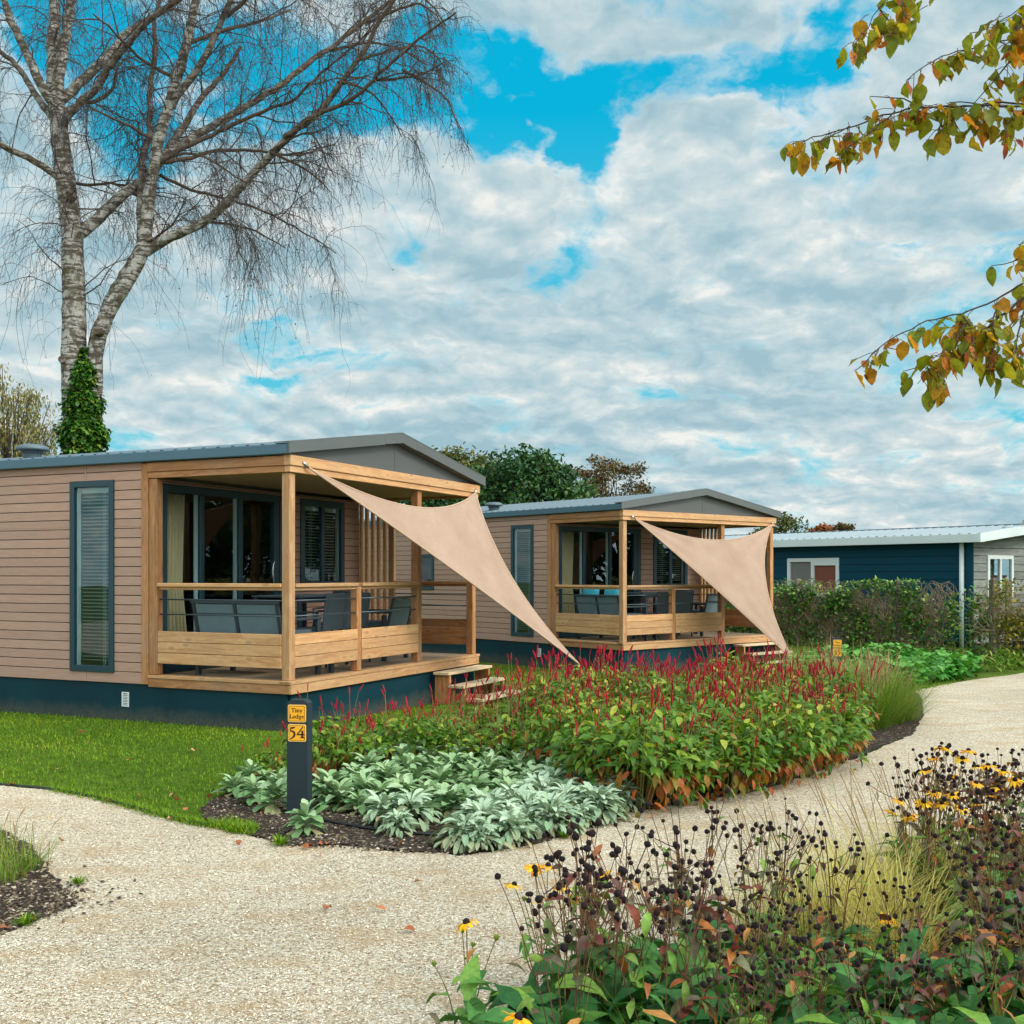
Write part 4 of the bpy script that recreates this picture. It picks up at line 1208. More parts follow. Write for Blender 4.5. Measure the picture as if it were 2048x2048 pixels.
# ------------------------------------------------------------------ trees beyond
def tree(name, X, Y, H, W, crown0, leafmat, label, cat='tree', n_leaf=9000, lsize=.22, clumps=70, zb=-0.15, trunk_r=.22, droop=0.0, group=None, open_=0.0, seed=1, cheap=True, clr=.30):
    rs = np.random.default_rng(seed)
    root = empty(name, (X, Y, zb)); tag(root, label, cat, group)
    cz, rz_ = (crown0 + H) / 2, (H - crown0) / 2
    c = rs.normal(0, 1, (clumps, 3)); c /= np.linalg.norm(c, axis=1, keepdims=True)
    c *= rs.uniform(0.35, 0.92, (clumps, 1)) ** .6
    c[:, 2] = np.where(c[:, 2] < -.6, -c[:, 2], c[:, 2])
    cen = c * (W / 2, W / 2, rz_) + (0, 0, cz)
    limb = MB()
    K = 7; P = []; Rr = []
    base = np.array([0, 0, crown0 * .75])
    for q in range(clumps):
        if rs.random() < 0.75:
            t = np.linspace(0, 1, K)[:, None]
            st = base + (0, 0, rs.uniform(-.05, .35) * (H - crown0))
            mid = (st + cen[q]) / 2 + rs.normal(0, .06 * W, 3) + (0, 0, .03 * H)
            P.append((1 - t) ** 2 * st + 2 * t * (1 - t) * mid + t ** 2 * cen[q]); Rr.append(np.linspace(trunk_r * .28, trunk_r * .05, K))
    tubes(limb, np.array(P), np.array(Rr), 5)
    zt = np.linspace(-.2, crown0 + (H - crown0) * .72, 9)
    limb.tube([(.03 * W * math.sin(z * .6) * z / H, .02 * W * math.cos(z * .7), z) for z in zt], np.linspace(trunk_r, trunk_r * .18, 9), 9)
    limb.build('trunk', M['treebark'], root)
    q = rs.integers(0, clumps, n_leaf)
    cr = rs.uniform(.55, 1.25, clumps) * clr * min(W, H - crown0) * .5
    off = rs.normal(0, 1, (n_leaf, 3)); off /= np.linalg.norm(off, axis=1, keepdims=True)
    off *= (rs.random((n_leaf, 1)) ** .45) * cr[q][:, None] * (1, 1, .72)
    pos = cen[q] + off
    if droop:
        pos[:, 2] -= droop * rs.random(n_leaf) ** 1.5 * 2
    rn = np.clip(.15 + .7 * rs.random(n_leaf) + .35 * (rs.random(clumps)[q] - .5), 0, 1)
    lf = MB()
    leaves(lf, pos, rs.uniform(0, 6.28, n_leaf), rs.normal(0 if not droop else -1.1, .6, n_leaf), rs.normal(-.4, .3, n_leaf), rs.uniform(.6, 1.3, n_leaf) * lsize, rs.uniform(.5, .9, n_leaf) * lsize * (.8 if not droop else .45), [.3, 1, .1], .0, rs.normal(0, .6, n_leaf), rn, 0, 0, cheap)
    lf.build('crown', M[leafmat], root)
    return root
def txy(px, Y): return (px - CX) / F * Y
TG = 'background trees behind the lodges'
def bt(px0, px1, top, Y, leafmat, label, crown=2.0, **kw):
    W = (px1 - px0) / F * Y; H = EYE + (HY - top) / F * Y + .15
    tree('tree', txy((px0 + px1) / 2, Y), Y, H, W, crown, leafmat, label, group=TG, **kw)
bt(925, 1190, 898, 52, 'oakleaf', 'dense dark green round tree rising between the two tan lodges', 1.0, n_leaf=20000, lsize=.25, clumps=150, seed=3, clr=.36)
bt(800, 1040, 900, 60, 'olive', 'olive green tree half hidden behind the nearer lodge gable', 1.0, n_leaf=11000, lsize=.28, clumps=80, seed=4, clr=.34)
bt(1115, 1312, 902, 56, 'brownleaf', 'thin brown autumn tree with open crown above the farther lodge roof', 2.2, n_leaf=7500, lsize=.19, clumps=110, seed=5, clr=.22)
bt(1080, 1150, 960, 50, 'oakleaf', 'small dark green tree between the dense tree and the brown one', .5, n_leaf=6000, lsize=.24, clumps=50, seed=15)
bt(-90, 128, 715, 40, 'willow', 'pale yellow weeping tree at the left edge behind the roof', 2.5, n_leaf=7000, lsize=.16, clumps=90, droop=.9, seed=6, clr=.22)
bt(1500, 1650, 1018, 60, 'olive', 'low olive bush tree above the navy cottage roof by the sail', .4, n_leaf=6000, lsize=.22, clumps=45, seed=7)
bt(1590, 1690, 1036, 58, 'redleaf', 'small reddish tree peeping over the navy cottage roof', .4, n_leaf=4500, lsize=.20, clumps=40, seed=8)
bt(1645, 1720, 1032, 62, 'brownleaf', 'small bronze tree right of the reddish one over the cottage roof', .4, n_leaf=3500, lsize=.18, clumps=35, seed=9, clr=.25)
bt(1680, 1780, 1060, 64, 'brownleaf', 'low brown shrub tree just above the cottage ridge', .4, n_leaf=3500, lsize=.18, clumps=35, seed=10)
bt(740, 1000, 950, 57, 'oakleaf', 'dark shrubby tree filling the gap behind the nearer lodge porch beam', -1.5, n_leaf=9000, lsize=.26, clumps=80, seed=17, clr=.4)
bt(420, 640, 1010, 58, 'oakleaf', 'dark tree seen through the porch behind the nearer lodge', 1.0, n_leaf=6000, lsize=.28, clumps=60, seed=11)
# ------------------------------------------------------------------ the big birch behind the nearer lodge
BY = 20.0
def bp(px, py): return np.array([(px - CX) / F * BY, 0.0, EYE + (HY - py) / F * BY])
PXM = F / BY
limbs = []   # (pts Nx3 local to tree base, radii)
def limb(pts, w0, w1, y0=0.0, y1=0.0, wob=0.05):
    P = np.array([bp(*p) for p in pts]); n = len(P)
    t = np.linspace(0, 1, n)
    P[:, 1] = y0 + (y1 - y0) * t
    # resample smooth
    d = np.concatenate([[0], np.cumsum(np.linalg.norm(np.diff(P, axis=0), axis=1))])
    m = max(6, int(d[-1] / .14)); s = np.linspace(0, d[-1], m)
    Q = np.stack([np.interp(s, d, P[:, i]) for i in range(3)], -1)
    for _ in range(2):
        Q[1:-1] = Q[1:-1] * .5 + (Q[:-2] + Q[2:]) * .25
    Q[1:-1] += rng.normal(0, wob * .18, (m - 2, 3))
    r = np.linspace(w0, w1, m) / PXM / 2
    limbs.append((Q, r)); return Q
Z0 = -.2
limb([(165, 1335), (163, 1100), (158, 930), (150, 780), (147, 700), (149, 597), (143, 447), (130, 353), (120, 270), (112, 199)], 68, 33, wob=.03)
limb([(178, 900), (188, 770), (192, 696), (214, 631), (248, 581), (283, 527), (298, 467), (303, 407), (318, 338), (325, 293), (343, 243), (365, 174), (385, 109), (398, 50), (412, 0), (425, -80), (430, -170)], 36, 11, .05, -.5, .03)
limb([(184, 690), (186, 666), (209, 601), (238, 542), (268, 497), (273, 462), (266, 422), (271, 348), (268, 298), (283, 248), (283, 214), (276, 150), (290, 90), (283, 10), (300, -60)], 24, 6, .1, .7)
limb([(112, 205), (104, 174), (100, 100), (102, 0), (108, -100), (100, -220)], 30, 10, 0, .3)
limb([(110, 210), (90, 186), (75, 130), (47, 75), (30, 0), (10, -90)], 20, 8, 0, -.8)
limb([(112, 205), (119, 180), (132, 114), (149, 50), (159, 0), (170, -110), (176, -210)], 24, 9, 0, -.5)
limb([(114, 205), (129, 184), (169, 129), (209, 80), (234, 30), (273, 0), (330, -50), (370, -120)], 22, 8, 0, 1.0)
limb([(108, 240), (95, 224), (60, 179), (30, 134), (0, 95), (-70, 40), (-130, -10)], 16, 5, 0, .8)
limb([(128, 365), (117, 353), (70, 328), (30, 313), (0, 301), (-80, 268), (-150, 262)], 15, 5, 0, -1.0)
limb([(124, 255), (134, 246), (169, 219), (214, 194), (239, 154), (278, 129), (308, 99), (348, 75), (388, 62), (450, 20), (520, -20)], 17, 5, 0, -1.3)
limb([(128, 225), (144, 199), (189, 186), (214, 150), (200, 120), (216, 80)], 11, 3, 0, .8)
limb([(148, 470), (169, 452), (199, 417), (234, 373), (268, 343), (303, 293), (323, 253), (350, 200), (372, 150), (420, 90), (450, 30)], 26, 7, 0, 1.2)
limb([(130, 358), (150, 362), (190, 341), (250, 342), (290, 330)], 7, 3, 0, 1.2)
limb([(296, 507), (347, 482), (420, 458), (463, 427), (517, 380), (561, 341), (590, 315), (662, 268), (698, 228), (735, 188), (775, 125), (814, 76), (854, 25), (890, -30)], 21, 4, -.1, -1.8)
limb([(590, 315), (644, 290), (727, 268), (775, 239), (825, 206), (880, 174), (925, 160)], 10, 3, -.95, -2.4)
limb([(775, 239), (843, 241), (880, 235), (905, 225)], 6, 2, -1.6, -2.0)
limb([(825, 235), (885, 270), (916, 304), (928, 348)], 5, 2, -1.9, -2.1)
limb([(322, 318), (333, 311), (390, 268), (481, 206), (553, 156), (597, 112), (651, 65), (684, 33), (717, 0), (770, -50)], 17, 7, -.15, .9)
limb([(325, 335), (333, 330), (390, 312), (481, 275), (554, 246), (600, 243), (644, 203), (709, 156), (760, 120)], 10, 3, -.2, -1.1)
limb([(326, 332), (370, 316), (430, 285), (500, 277), (560, 278), (596, 262), (604, 240), (640, 220)], 9, 3, -.2, 1.6)
limb([(352, 226), (362, 217), (420, 159), (463, 87), (492, 40), (514, 0), (540, -70)], 16, 7, -.25, -1.2)
limb([(474, 72), (517, 43), (568, 34), (626, 43), (650, 60)], 8, 3, -.7, -1.4)
limb([(717, 0), (780, -20), (830, -30), (870, 5), (890, 50)], 7, 2, .9, .2)
limb([(735, 188), (800, 160), (840, 142), (880, 152), (900, 190)], 6, 2, -1.3, -.8)
limb([(814, 76), (850, 70), (880, 88), (900, 118)], 5, 2, -1.6, -1.2)
limb([(561, 341), (600, 352), (640, 372), (668, 400)], 6, 2, -.9, -.4)
limb([(420, 458), (470, 450), (520, 460), (560, 480)], 6, 2, -.4, .5)
limb([(698, 228), (750, 225), (790, 262), (810, 300)], 5, 2, -1.3, -.6)
limb([(651, 65), (700, 40), (760, 32), (810, 45), (850, 60)], 7, 2, .7, 1.4)
limb([(320, 350), (327, 351), (372, 371), (427, 380), (481, 391), (520, 402), (554, 417), (608, 446), (655, 475)], 7, 2, 0, 1.0)
limb([(335, 325), (372, 322), (420, 330), (463, 362), (499, 390), (530, 412)], 6, 2, -.2, -1.0)
limb([(561, 341), (640, 300), (665, 340), (675, 380), (690, 400)], 5, 2, -.9, -1.2)
limb([(385, 109), (440, 60), (500, 20), (560, -30)], 9, 4, -.4, .9)
limb([(283, 527), (300, 460), (330, 420), (340, 360)], 7, 2, 0, 1.0)
limb([(365, 174), (300, 150), (270, 120), (240, 100)], 8, 3, -.3, -1.3)
limb([(325, 293), (270, 270), (230, 262), (180, 240)], 7, 2, -.2, -1.2)
birch = empty('birch_tree', (0, BY, 0)); tag(birch, 'tall bare white barked birch with two stems, ivy round its foot, behind the nearer lodge', 'tree')
tb = MB()
for Q, r in limbs:
    tubes(tb, Q[None], r[None], 9, (np.repeat(r[None, :-1], 1, 0)))
# knots and old branch collars on the stems
for (px, py, q) in ((300 * .497, 400, .1), (205, 668, .09), (135, 725, .08), (151, 400, .09), (305, 485, .08)):
    c = bp(px, py); tb.tube([c + (0, -.14, 0), c + (0, -.27, .01)], [q, q * .8], 9, .05)
secs = []
for li, (Q, r) in enumerate(limbs):
    L = len(Q)
    start = 0.22 if li > 2 else (.62 if li == 0 else .42)
    ns = int(L * (0.60 if li > 2 else .35))
    for _ in range(ns):
        i = int(L * random.uniform(start, 1.0)) - 1
        i = max(1, min(L - 2, i)); p = Q[i]
        t = Q[i + 1] - Q[i - 1]; t /= np.linalg.norm(t)
        side = np.cross(t, (rng.normal(0, 1, 3))); side /= np.linalg.norm(side)
        d = t * random.uniform(.2, .9) + side * random.uniform(.6, 1.0) + np.array([0, 0, random.uniform(-.1, .5)]); d /= np.linalg.norm(d)
        ln = random.uniform(.5, 2.0) * (1.0 if i < L * .8 else .7) * (.45 if p[0] > -1.9 else 1.0); K = 9; pts = [p]
        for q in range(K - 1):
            d = d + rng.normal(0, .22, 3) + np.array([0, 0, -.10 * (q / K) * 2.2]); d /= np.linalg.norm(d)
            pts.append(pts[-1] + d * ln / (K - 1))
        r0 = min(r[i] * .6, random.uniform(.007, .017))
        secs.append((np.array(pts), r0))
    # the tip itself also carries twigs
    secs.append((Q[np.linspace(L * .5, L - 1, 9).astype(int)], r[-1]))
SP = np.array([s[0] for s in secs]); SR = np.array([np.linspace(s[1], .004, 9) for s in secs])
tubes(tb, SP, SR, 5, np.repeat(np.array([s[1] for s in secs])[:, None], 8, 1))
tb.build('trunk', M['bark'], birch)
# hanging twigs
P, Rw, rn = [], [], []
for s, r0 in secs:
    seglen = np.linalg.norm(np.diff(s, axis=0), axis=1).sum()
    for _ in range(int(3 + seglen * 7.5)):
        i = random.randint(2, 8); f = random.random()
        p = s[i] * f + s[i - 1] * (1 - f)
        t = s[i] - s[i - 1]; t /= np.linalg.norm(t) + 1e-9
        d = t + rng.normal(0, .6, 3); d /= np.linalg.norm(d); low = p[2] < 8.6
        ln = random.uniform(.35, 1.3) * (.6 if p[0] > -1.5 else 1) * (1.75 if low and random.random() < .6 else 1); K = 8; pts = [p]
        for q in range(K - 1):
            d = d + rng.normal(0, .26, 3) + np.array([0, 0, -.52]); d /= np.linalg.norm(d)
            pts.append(pts[-1] + d * ln / (K - 1))
        P.append(pts); Rw.append(np.linspace(.0044, .0019, K) * random.uniform(.75, 1.15)); rn.append(random.random())
P = np.array(P); Rw = np.array(Rw)
# short side shoots
m = len(P); idx = rng.integers(0, m, int(m * 1.5)); q = rng.integers(1, 7, len(idx))
b0 = P[idx, q]; d0 = rng.normal(0, 1, (len(idx), 3)); d0 /= np.linalg.norm(d0, axis=1, keepdims=True); d0[:, 2] = -np.abs(d0[:, 2]) * .6
ln = rng.uniform(.10, .36, len(idx))[:, None]
S3 = np.stack([b0, b0 + d0 * ln * .5, b0 + d0 * ln * .9 + np.array([0, 0, -.35]) * ln], 1)
tw = MB(); tubes(tw, P, Rw, 3, np.array(rn)); tubes(tw, S3, np.broadcast_to([.0034, .0028, .0018], (len(idx), 3)), 3, rng.random(len(idx)))
tw.build('twigs', M['bistwig'], birch)
# few last leaves / catkins at the lower twigs
e = P[:, rng.integers(3, 8, 1)[0]]; sel = rng.random(m) < .40; cnt = sel.sum()
lm = MB(); leaves(lm, e[sel] + rng.normal(0, .05, (cnt, 3)), rng.uniform(0, 6.28, cnt), rng.normal(-1.1, .4, cnt), 0, rng.uniform(.02, .045, cnt), rng.uniform(.012, .03, cnt), [.3, 1, .1], 0, 0, None, 0, 0, True)
lm.build('last_leaves', M['bistwig'], birch)
print('birch secs', len(secs), 'twigs', m)
# ivy sleeve
n = 9500; zz = rng.random(n) ** 1.1
zi = EYE + (HY - (915 - 225 * (zz * .62 + .38 * rng.random(n) ** 2))) / F * BY
zi[: n // 3] = rng.uniform(.0, 3.8, n // 3)
axx = np.interp(zi, [0, 3.72, 5.0, 5.8], [(169 - CX) / F * BY, (167 - CX) / F * BY, (165 - CX) / F * BY, (169 - CX) / F * BY])
rad = np.interp(zi, [0, 3.72, 4.2, 4.75, 5.1, 5.4, 5.8], [.33, .32, .31, .28, .23, .17, .10]) * rng.uniform(.72, 1.16, n) * (1 + .20 * np.sin(zi * 8) * np.sin(zi * 3.1 + 1)) * np.where(rng.random(n) < .05, 1.3, 1)
th = rng.uniform(0, 6.28, n); th = np.where((zi > 5.0) & (rng.random(n) < .8), -math.pi / 2 + rng.normal(.25, .6, n), th)
pos = np.stack([axx + rad * np.cos(th) + np.where(zi > 5.0, .03, 0), rad * np.sin(th), zi], -1)
iv = MB(); leaves(iv, pos, th + rng.normal(0, .5, n), rng.normal(-.5, .4, n), -.5, rng.uniform(.05, .10, n), rng.uniform(.05, .09, n), HEART, .15, rng.normal(0, .4, n), None, 0)
iv.build('ivy', M['ivy'], birch)

# ------------------------------------------------------------------ linden branches reaching in from a tree at the right
lind = empty('linden_tree', (3.6, 3.9, 0)); tag(lind, 'linden tree with green and orange autumn leaves reaching in at top right', 'tree')
LO = np.array([3.6, 3.9, 0])
lb = MB(); LP, Lp_n = [], []
def lbr(pts, Y0, Y1, w0, w1, dens, tipskip=0.0, start=None):
    Q = np.array([A(px, py, Y0 + (Y1 - Y0) * i / max(1, len(pts) - 1)) for i, (px, py) in enumerate(pts)]) - LO
    if start is not None: Q = np.concatenate([np.array(start, float).reshape(-1, 3), Q])
    d = np.concatenate([[0], np.cumsum(np.linalg.norm(np.diff(Q, axis=0), axis=1))]); m = max(5, int(d[-1] / .03)); s = np.linspace(0, d[-1], m)
    Q2 = np.stack([np.interp(s, d, Q[:, i]) for i in range(3)], -1); Q2[1:-1] = Q2[1:-1] * .5 + .25 * (Q2[:-2] + Q2[2:]); Q2[1:-1] += rng.normal(0, .0018, (m - 2, 3))
    lb.tube(Q2, np.linspace(w0, w1, m), 6)
    nl = int(d[-1] * dens * 1.15)
    if len(pts) > 3: LP.append((Q2[-1], Q2[-1] + np.array([-.004, 0, -.004]))); LP.append((Q2[-3], Q2[-3] + np.array([.004, 0, -.012])))
    for _ in range(nl):
        f = random.uniform(0, 1 - tipskip) ** .9; i = min(m - 2, int(f * (m - 1)))
        p = Q2[i] + rng.normal(0, .006, 3); o = rng.normal(0, .022, 3); o[2] = -abs(o[2]) * .9 - .006
        LP.append((p, p + o))
    return Q2
T1 = [(0, 0, 4.2), (-.7, -.1, 3.5)]
lbr([(2100, 213), (2048, 213), (1950, 211), (1850, 215), (1790, 222), (1715, 250), (1635, 273), (1572, 292)], 3.5, 3.4, .010, .0016, 50, start=T1)
lbr([(1850, 215), (1815, 200), (1780, 193), (1742, 193)], 3.45, 3.4, .003, .0013, 34)
lbr([(1790, 222), (1760, 250), (1730, 272), (1690, 300), (1680, 318)], 3.42, 3.35, .0025, .0012, 70)
lbr([(1700, 252), (1672, 268), (1650, 278), (1630, 286)], 3.42, 3.38, .002, .0012, 46)
lbr([(2048, 208), (2000, 205), (1945, 208), (1900, 205)], 3.55, 3.5, .004, .0015, 40)
lbr([(1960, 211), (1935, 226), (1900, 240), (1865, 262), (1855, 280)], 3.5, 3.45, .002, .001, 50)
lbr([(2060, 218), (2030, 232), (2010, 252), (2012, 285)], 3.5, 3.4, .002, .001, 60)
lbr([(1990, 214), (1965, 232), (1955, 262), (1950, 270)], 3.5, 3.45, .002, .001, 60)
lbr([(2110, 60), (2048, 72), (1968, 91), (1905, 103), (1880, 115), (1830, 145), (1815, 160)], 3.4, 3.3, .006, .0014, 56, start=T1)
lbr([(2060, 70), (2042, 94), (2010, 136), (1993, 159), (1970, 180), (1950, 205)], 3.35, 3.3, .004, .0013, 44)
lbr([(2100, -30), (2048, 14), (2000, 40), (1975, 60), (1942, 66)], 3.3, 3.2, .005, .0013, 66, start=T1)
lbr([(2080, -10), (2050, 20), (2035, 60), (2020, 100)], 3.3, 3.25, .004, .0013, 70)
lbr([(2048, 110), (2060, 140), (2040, 160), (2050, 190)], 3.3, 3.25, .003, .0013, 40)
lbr([(1830, -80), (1772, 0), (1752, 22), (1738, 48), (1715, 79), (1706, 100)], 3.0, 2.95, .004, .0012, 46, start=[(0, 0, 4.6), (-1.6, -.5, 3.6)])
lbr([(1820, -60), (1800, 0), (1808, 30), (1828, 48)], 3.0, 2.95, .003, .0012, 46)
lbr([(1757, 15), (1780, 38), (1790, 60), (1776, 78)], 2.98, 2.95, .002, .001, 50)
lbr([(1880, -40), (1862, -5), (1858, 6)], 3.1, 3.05, .002, .001, 40)
lbr([(2110, 520), (2048, 566), (1983, 604), (1918, 628), (1850, 642), (1790, 675), (1748, 700), (1737, 720), (1712, 740)], 3.6, 3.5, .009, .0013, 34, start=[(0, 0, 2.4), (-.9, -.2, 2.55)])
lbr([(2070, 580), (2048, 598), (2006, 628), (1971, 659), (1913, 700), (1867, 724), (1809, 742)], 3.6, 3.5, .005, .0012, 56, .12)
lbr([(1940, 640), (1920, 660), (1905, 690), (1880, 705), (1862, 722)], 3.55, 3.45, .003, .001, 90)
lbr([(1990, 625), (1985, 650), (1990, 690), (1975, 720), (1982, 745)], 3.55, 3.45, .003, .001, 90)
lbr([(1925, 632), (1950, 660), (1940, 690), (1955, 720)], 3.55, 3.45, .003, .001, 80)
lbr([(2060, 600), (2040, 640), (2035, 680), (2030, 715), (2040, 740)], 3.55, 3.45, .004, .001, 76)
lbr([(2080, 620), (2060, 660), (2050, 720)], 3.55, 3.45, .004, .001, 60)
lbr([(1867, 724), (1850, 745), (1835, 768)], 3.5, 3.48, .0014, .001, 44)
lbr([(1867, 724), (1880, 745), (1888, 770)], 3.5, 3.48, .0014, .001, 60)
lbr([(2080, 500), (2048, 513), (2024, 524), (1985, 531)], 3.6, 3.55, .003, .0011, 36)
lbr([(2090, 470), (2060, 480), (2036, 490)], 3.6, 3.55, .003, .0011, 50)
# the rest of the tree beyond the frame
lb.tube([(0, 0, -.1), (.02, 0, 1.2), (-.02, .03, 2.4), (.02, 0, 3.6), (0, .05, 5.0)], [.12, .10, .09, .07, .03], 10)
for q in range(9):
    a = random.uniform(-1.2, 1.4); z = 2.6 + q * .28; l = random.uniform(.8, 1.4)
    Q2 = [(0, 0, z), (l * .5 * math.cos(a), l * .5 * math.sin(a), z + .25), (l * math.cos(a), l * math.sin(a), z + .2)]
    lb.tube(Q2, [.02, .012, .004], 6)
    for _ in range(14):
        f = random.random(); p = np.array(Q2[1]) * (1 - f) + np.array(Q2[2]) * f + rng.normal(0, .09, 3); LP.append((p, p + rng.normal(0, .02, 3)))
lb.build('trunk', M['lbark'], lind)
st0 = np.array([p[0] for p in LP]); lp = np.array([p[1] for p in LP]); n = len(lp)
stm = MB(); tubes(stm, np.stack([st0, (st0 + lp) / 2 + (0, 0, .004), lp], 1), np.full((n, 3), .0011), 4)
stm.build('leaf_stalks', M['stemred'], lind)
ll = MB(); rr = rng.beta(1.7, 1.7, n); Lf = rng.uniform(.036, .074, n) * np.where(rr > .78, .75, 1)
leaves(ll, lp, rng.uniform(0, 6.28, n), rng.normal(-1.05, .45, n), rng.normal(-.25, .5, n), Lf, Lf * rng.uniform(.5, .82, n) * np.where(rr > .8, .6, 1), [.35, .9, 1.0, .86, .55, .06], rng.uniform(.1, .5, 1)[0], rng.normal(0, .5, n), rr, 0, .22)
ll.build('leaves', M['linden'], lind)
print('linden leaves', n)
# ------------------------------------------------------------------ ground, path and beds
def GP(lst): return [G(*p) for p in lst]
bm = bmesh.new()
ys_ = [-40, 12.5, 19.0, 400]
for i in range(3):
    q = [bm.verts.new((x, y, float(gz(y)) - 0.012)) for x, y in ((-260, ys_[i]), (260, ys_[i]), (260, ys_[i + 1]), (-260, ys_[i + 1]))]
    bm.faces.new(q)
me = bpy.data.meshes.new('ground'); bm.to_mesh(me); bm.free(); me.materials.append(M['ground'])
tag(link('ground', me), kind='structure')

lawn_edge = GP([(0, 1570), (109, 1580), (203, 1598), (290, 1623), (362, 1641), (417, 1652), (496, 1660)])
bed_front = GP([(507, 1670), (580, 1690), (700, 1690), (800, 1702), (894, 1705), (912, 1711), (985, 1702), (1071, 1688), (1170, 1658), (1262, 1624), (1375, 1604), (1522, 1580), (1640, 1540), (1723, 1511), (1826, 1467), (1846, 1432), (1843, 1395)])
far_edge = GP([(1831, 1381), (1885, 1369), (1960, 1357), (2048, 1345)])
path = [np.array([-9.0, 8.6, 0])] + lawn_edge + bed_front + far_edge + [np.array([12.0, 19.0, 0]), np.array([13.0, 14.0, 0]), np.array([12, -12, 0]), np.array([-30, -12, 0]), np.array([-30, 8.8, 0])]
sheet('gravel_path', path, -0.004, M['gravel'], rough_edge=0.012)
bed_back = GP([(1830, 1385), (1700, 1388), (1560, 1415), (1400, 1425), (1200, 1428), (1000, 1436), (800, 1470), (650, 1520), (560, 1550), (480, 1575), (428, 1598), (400, 1620), (412, 1640), (450, 1652)])
bed = bed_front + bed_back
sheet('soil_bed', bed, 0.004, M['soil'], rough_edge=0.01)
lbed = GP([(-60, 1640), (20, 1668), (70, 1700), (101, 1743), (122, 1775), (150, 1805), (95, 1832), (30, 1858), (-60, 1890)])
sheet('soil_bed', lbed, 0.003, M['soil'], rough_edge=0.012)
fbed = [np.array(p) for p in ((-.42, 1.8, 0), (-.36, 3.4, 0), (-.22, 3.85, 0), (.10, 4.18, 0), (.6, 4.62, 0), (1.12, 5.05, 0), (1.72, 5.6, 0), (2.3, 6.2, 0), (3.0, 6.7, 0), (4.5, 6.9, 0), (5.0, 1.8, 0))]
sheet('soil_bed', fbed, 0.003, M['soil'], rough_edge=0.01)

# lawn edging strip of dark metal
eg = MB(); pts = lawn_edge[:-1]
eg.tube([p + (0, .012, .004) for p in [np.array([-9.0, 8.6, 0])] + pts], 0.010, 5)
tag(eg.build('lawn_edging', M['hose']), 'thin dark edging strip between lawn and gravel at left', 'edging')

# grass blades
lawn = [np.array([-8, 8.75, 0])] + lawn_edge[:-1] + [G(470, 1661), G(520, 1668)] + [G(440, 1640), G(402, 1620), G(428, 1596)] + bed_back[::-1][3:] + [G(1900, 1370), np.array([9, 21, 0]), np.array([2, 24, 0]), np.array([-8, 14, 0])]
lawn2 = np.array([p[:2] for p in lawn])
P = scatter(lawn2, 210000)
def loc(Pn, O, a): d = Pn - np.array(O[:2]); return np.stack([d[:, 0] * math.cos(a) + d[:, 1] * math.sin(a), -d[:, 0] * math.sin(a) + d[:, 1] * math.cos(a)], -1)
for O, a in ((O1, A1), (O2, A2)):
    q = loc(P, O, a); P = P[~((q[:, 0] > 0.02) & (q[:, 0] < 4.25) & (q[:, 1] > 0.02) & (q[:, 1] < 9.0))]
vis = (np.abs(P[:, 0]) / np.maximum(P[:, 1], .1) < .52) & (P[:, 1] < 21)
P = P[vis]
keep = rng.random(len(P)) < np.clip(11.0 / P[:, 1], .25, 1) ** 1.5
P = P[keep]
n = len(P); print('grass', n)
patch = .5 + .34 * np.sin(P[:, 0] * 2.1 + np.sin(P[:, 1] * 1.3) * 2) * np.sin(P[:, 1] * 2.7 + P[:, 0]) + .12 * np.sin(P[:, 0] * 9) * np.sin(P[:, 1] * 11)
gm = MB(); wd = np.clip(P[:, 1] / 10, 1, 1.8)
leaves(gm, np.stack([P[:, 0], P[:, 1], gz(P[:, 1]) - .012], -1), rng.uniform(0, 6.28, n), rng.normal(1.1, .3, n), rng.normal(-.7, .4, n), rng.uniform(.02, .042, n), .006 * wd, [.8, .7, .1], 0, 0, np.clip(.42 * patch + .30 + rng.normal(0, .17, n), 0, 1), 0, 0, True)
# longer blades along the path edge and the tongue by the bed
ed = np.array([p[:2] for p in lawn_edge[1:]] + [G(470, 1664)[:2]])
m = 5200; i = rng.integers(0, len(ed) - 1, m); f = rng.random((m, 1)); e = ed[i] * (1 - f) + ed[i + 1] * f + rng.normal(0, .03, (m, 2)) + (0, .02)
tongue = np.array([G(*p)[:2] for p in ((417, 1645), (470, 1638), (520, 1655), (510, 1672), (455, 1664))])
e = np.concatenate([e, scatter(tongue, 1500)]); m = len(e)
leaves(gm, np.stack([e[:, 0], e[:, 1], np.full(m, -.01)], -1), rng.uniform(0, 6.28, m), rng.normal(.9, .35, m), -.8, rng.uniform(.03, .075, m), .005, [.8, .7, .1], 0, 0, np.clip(rng.normal(.55, .2, m), 0, 1), 0, 0, True)
tag(gm.build('grass', M['grass']), 'short green lawn grass in front of the nearer lodge', 'grass', None, 'stuff')

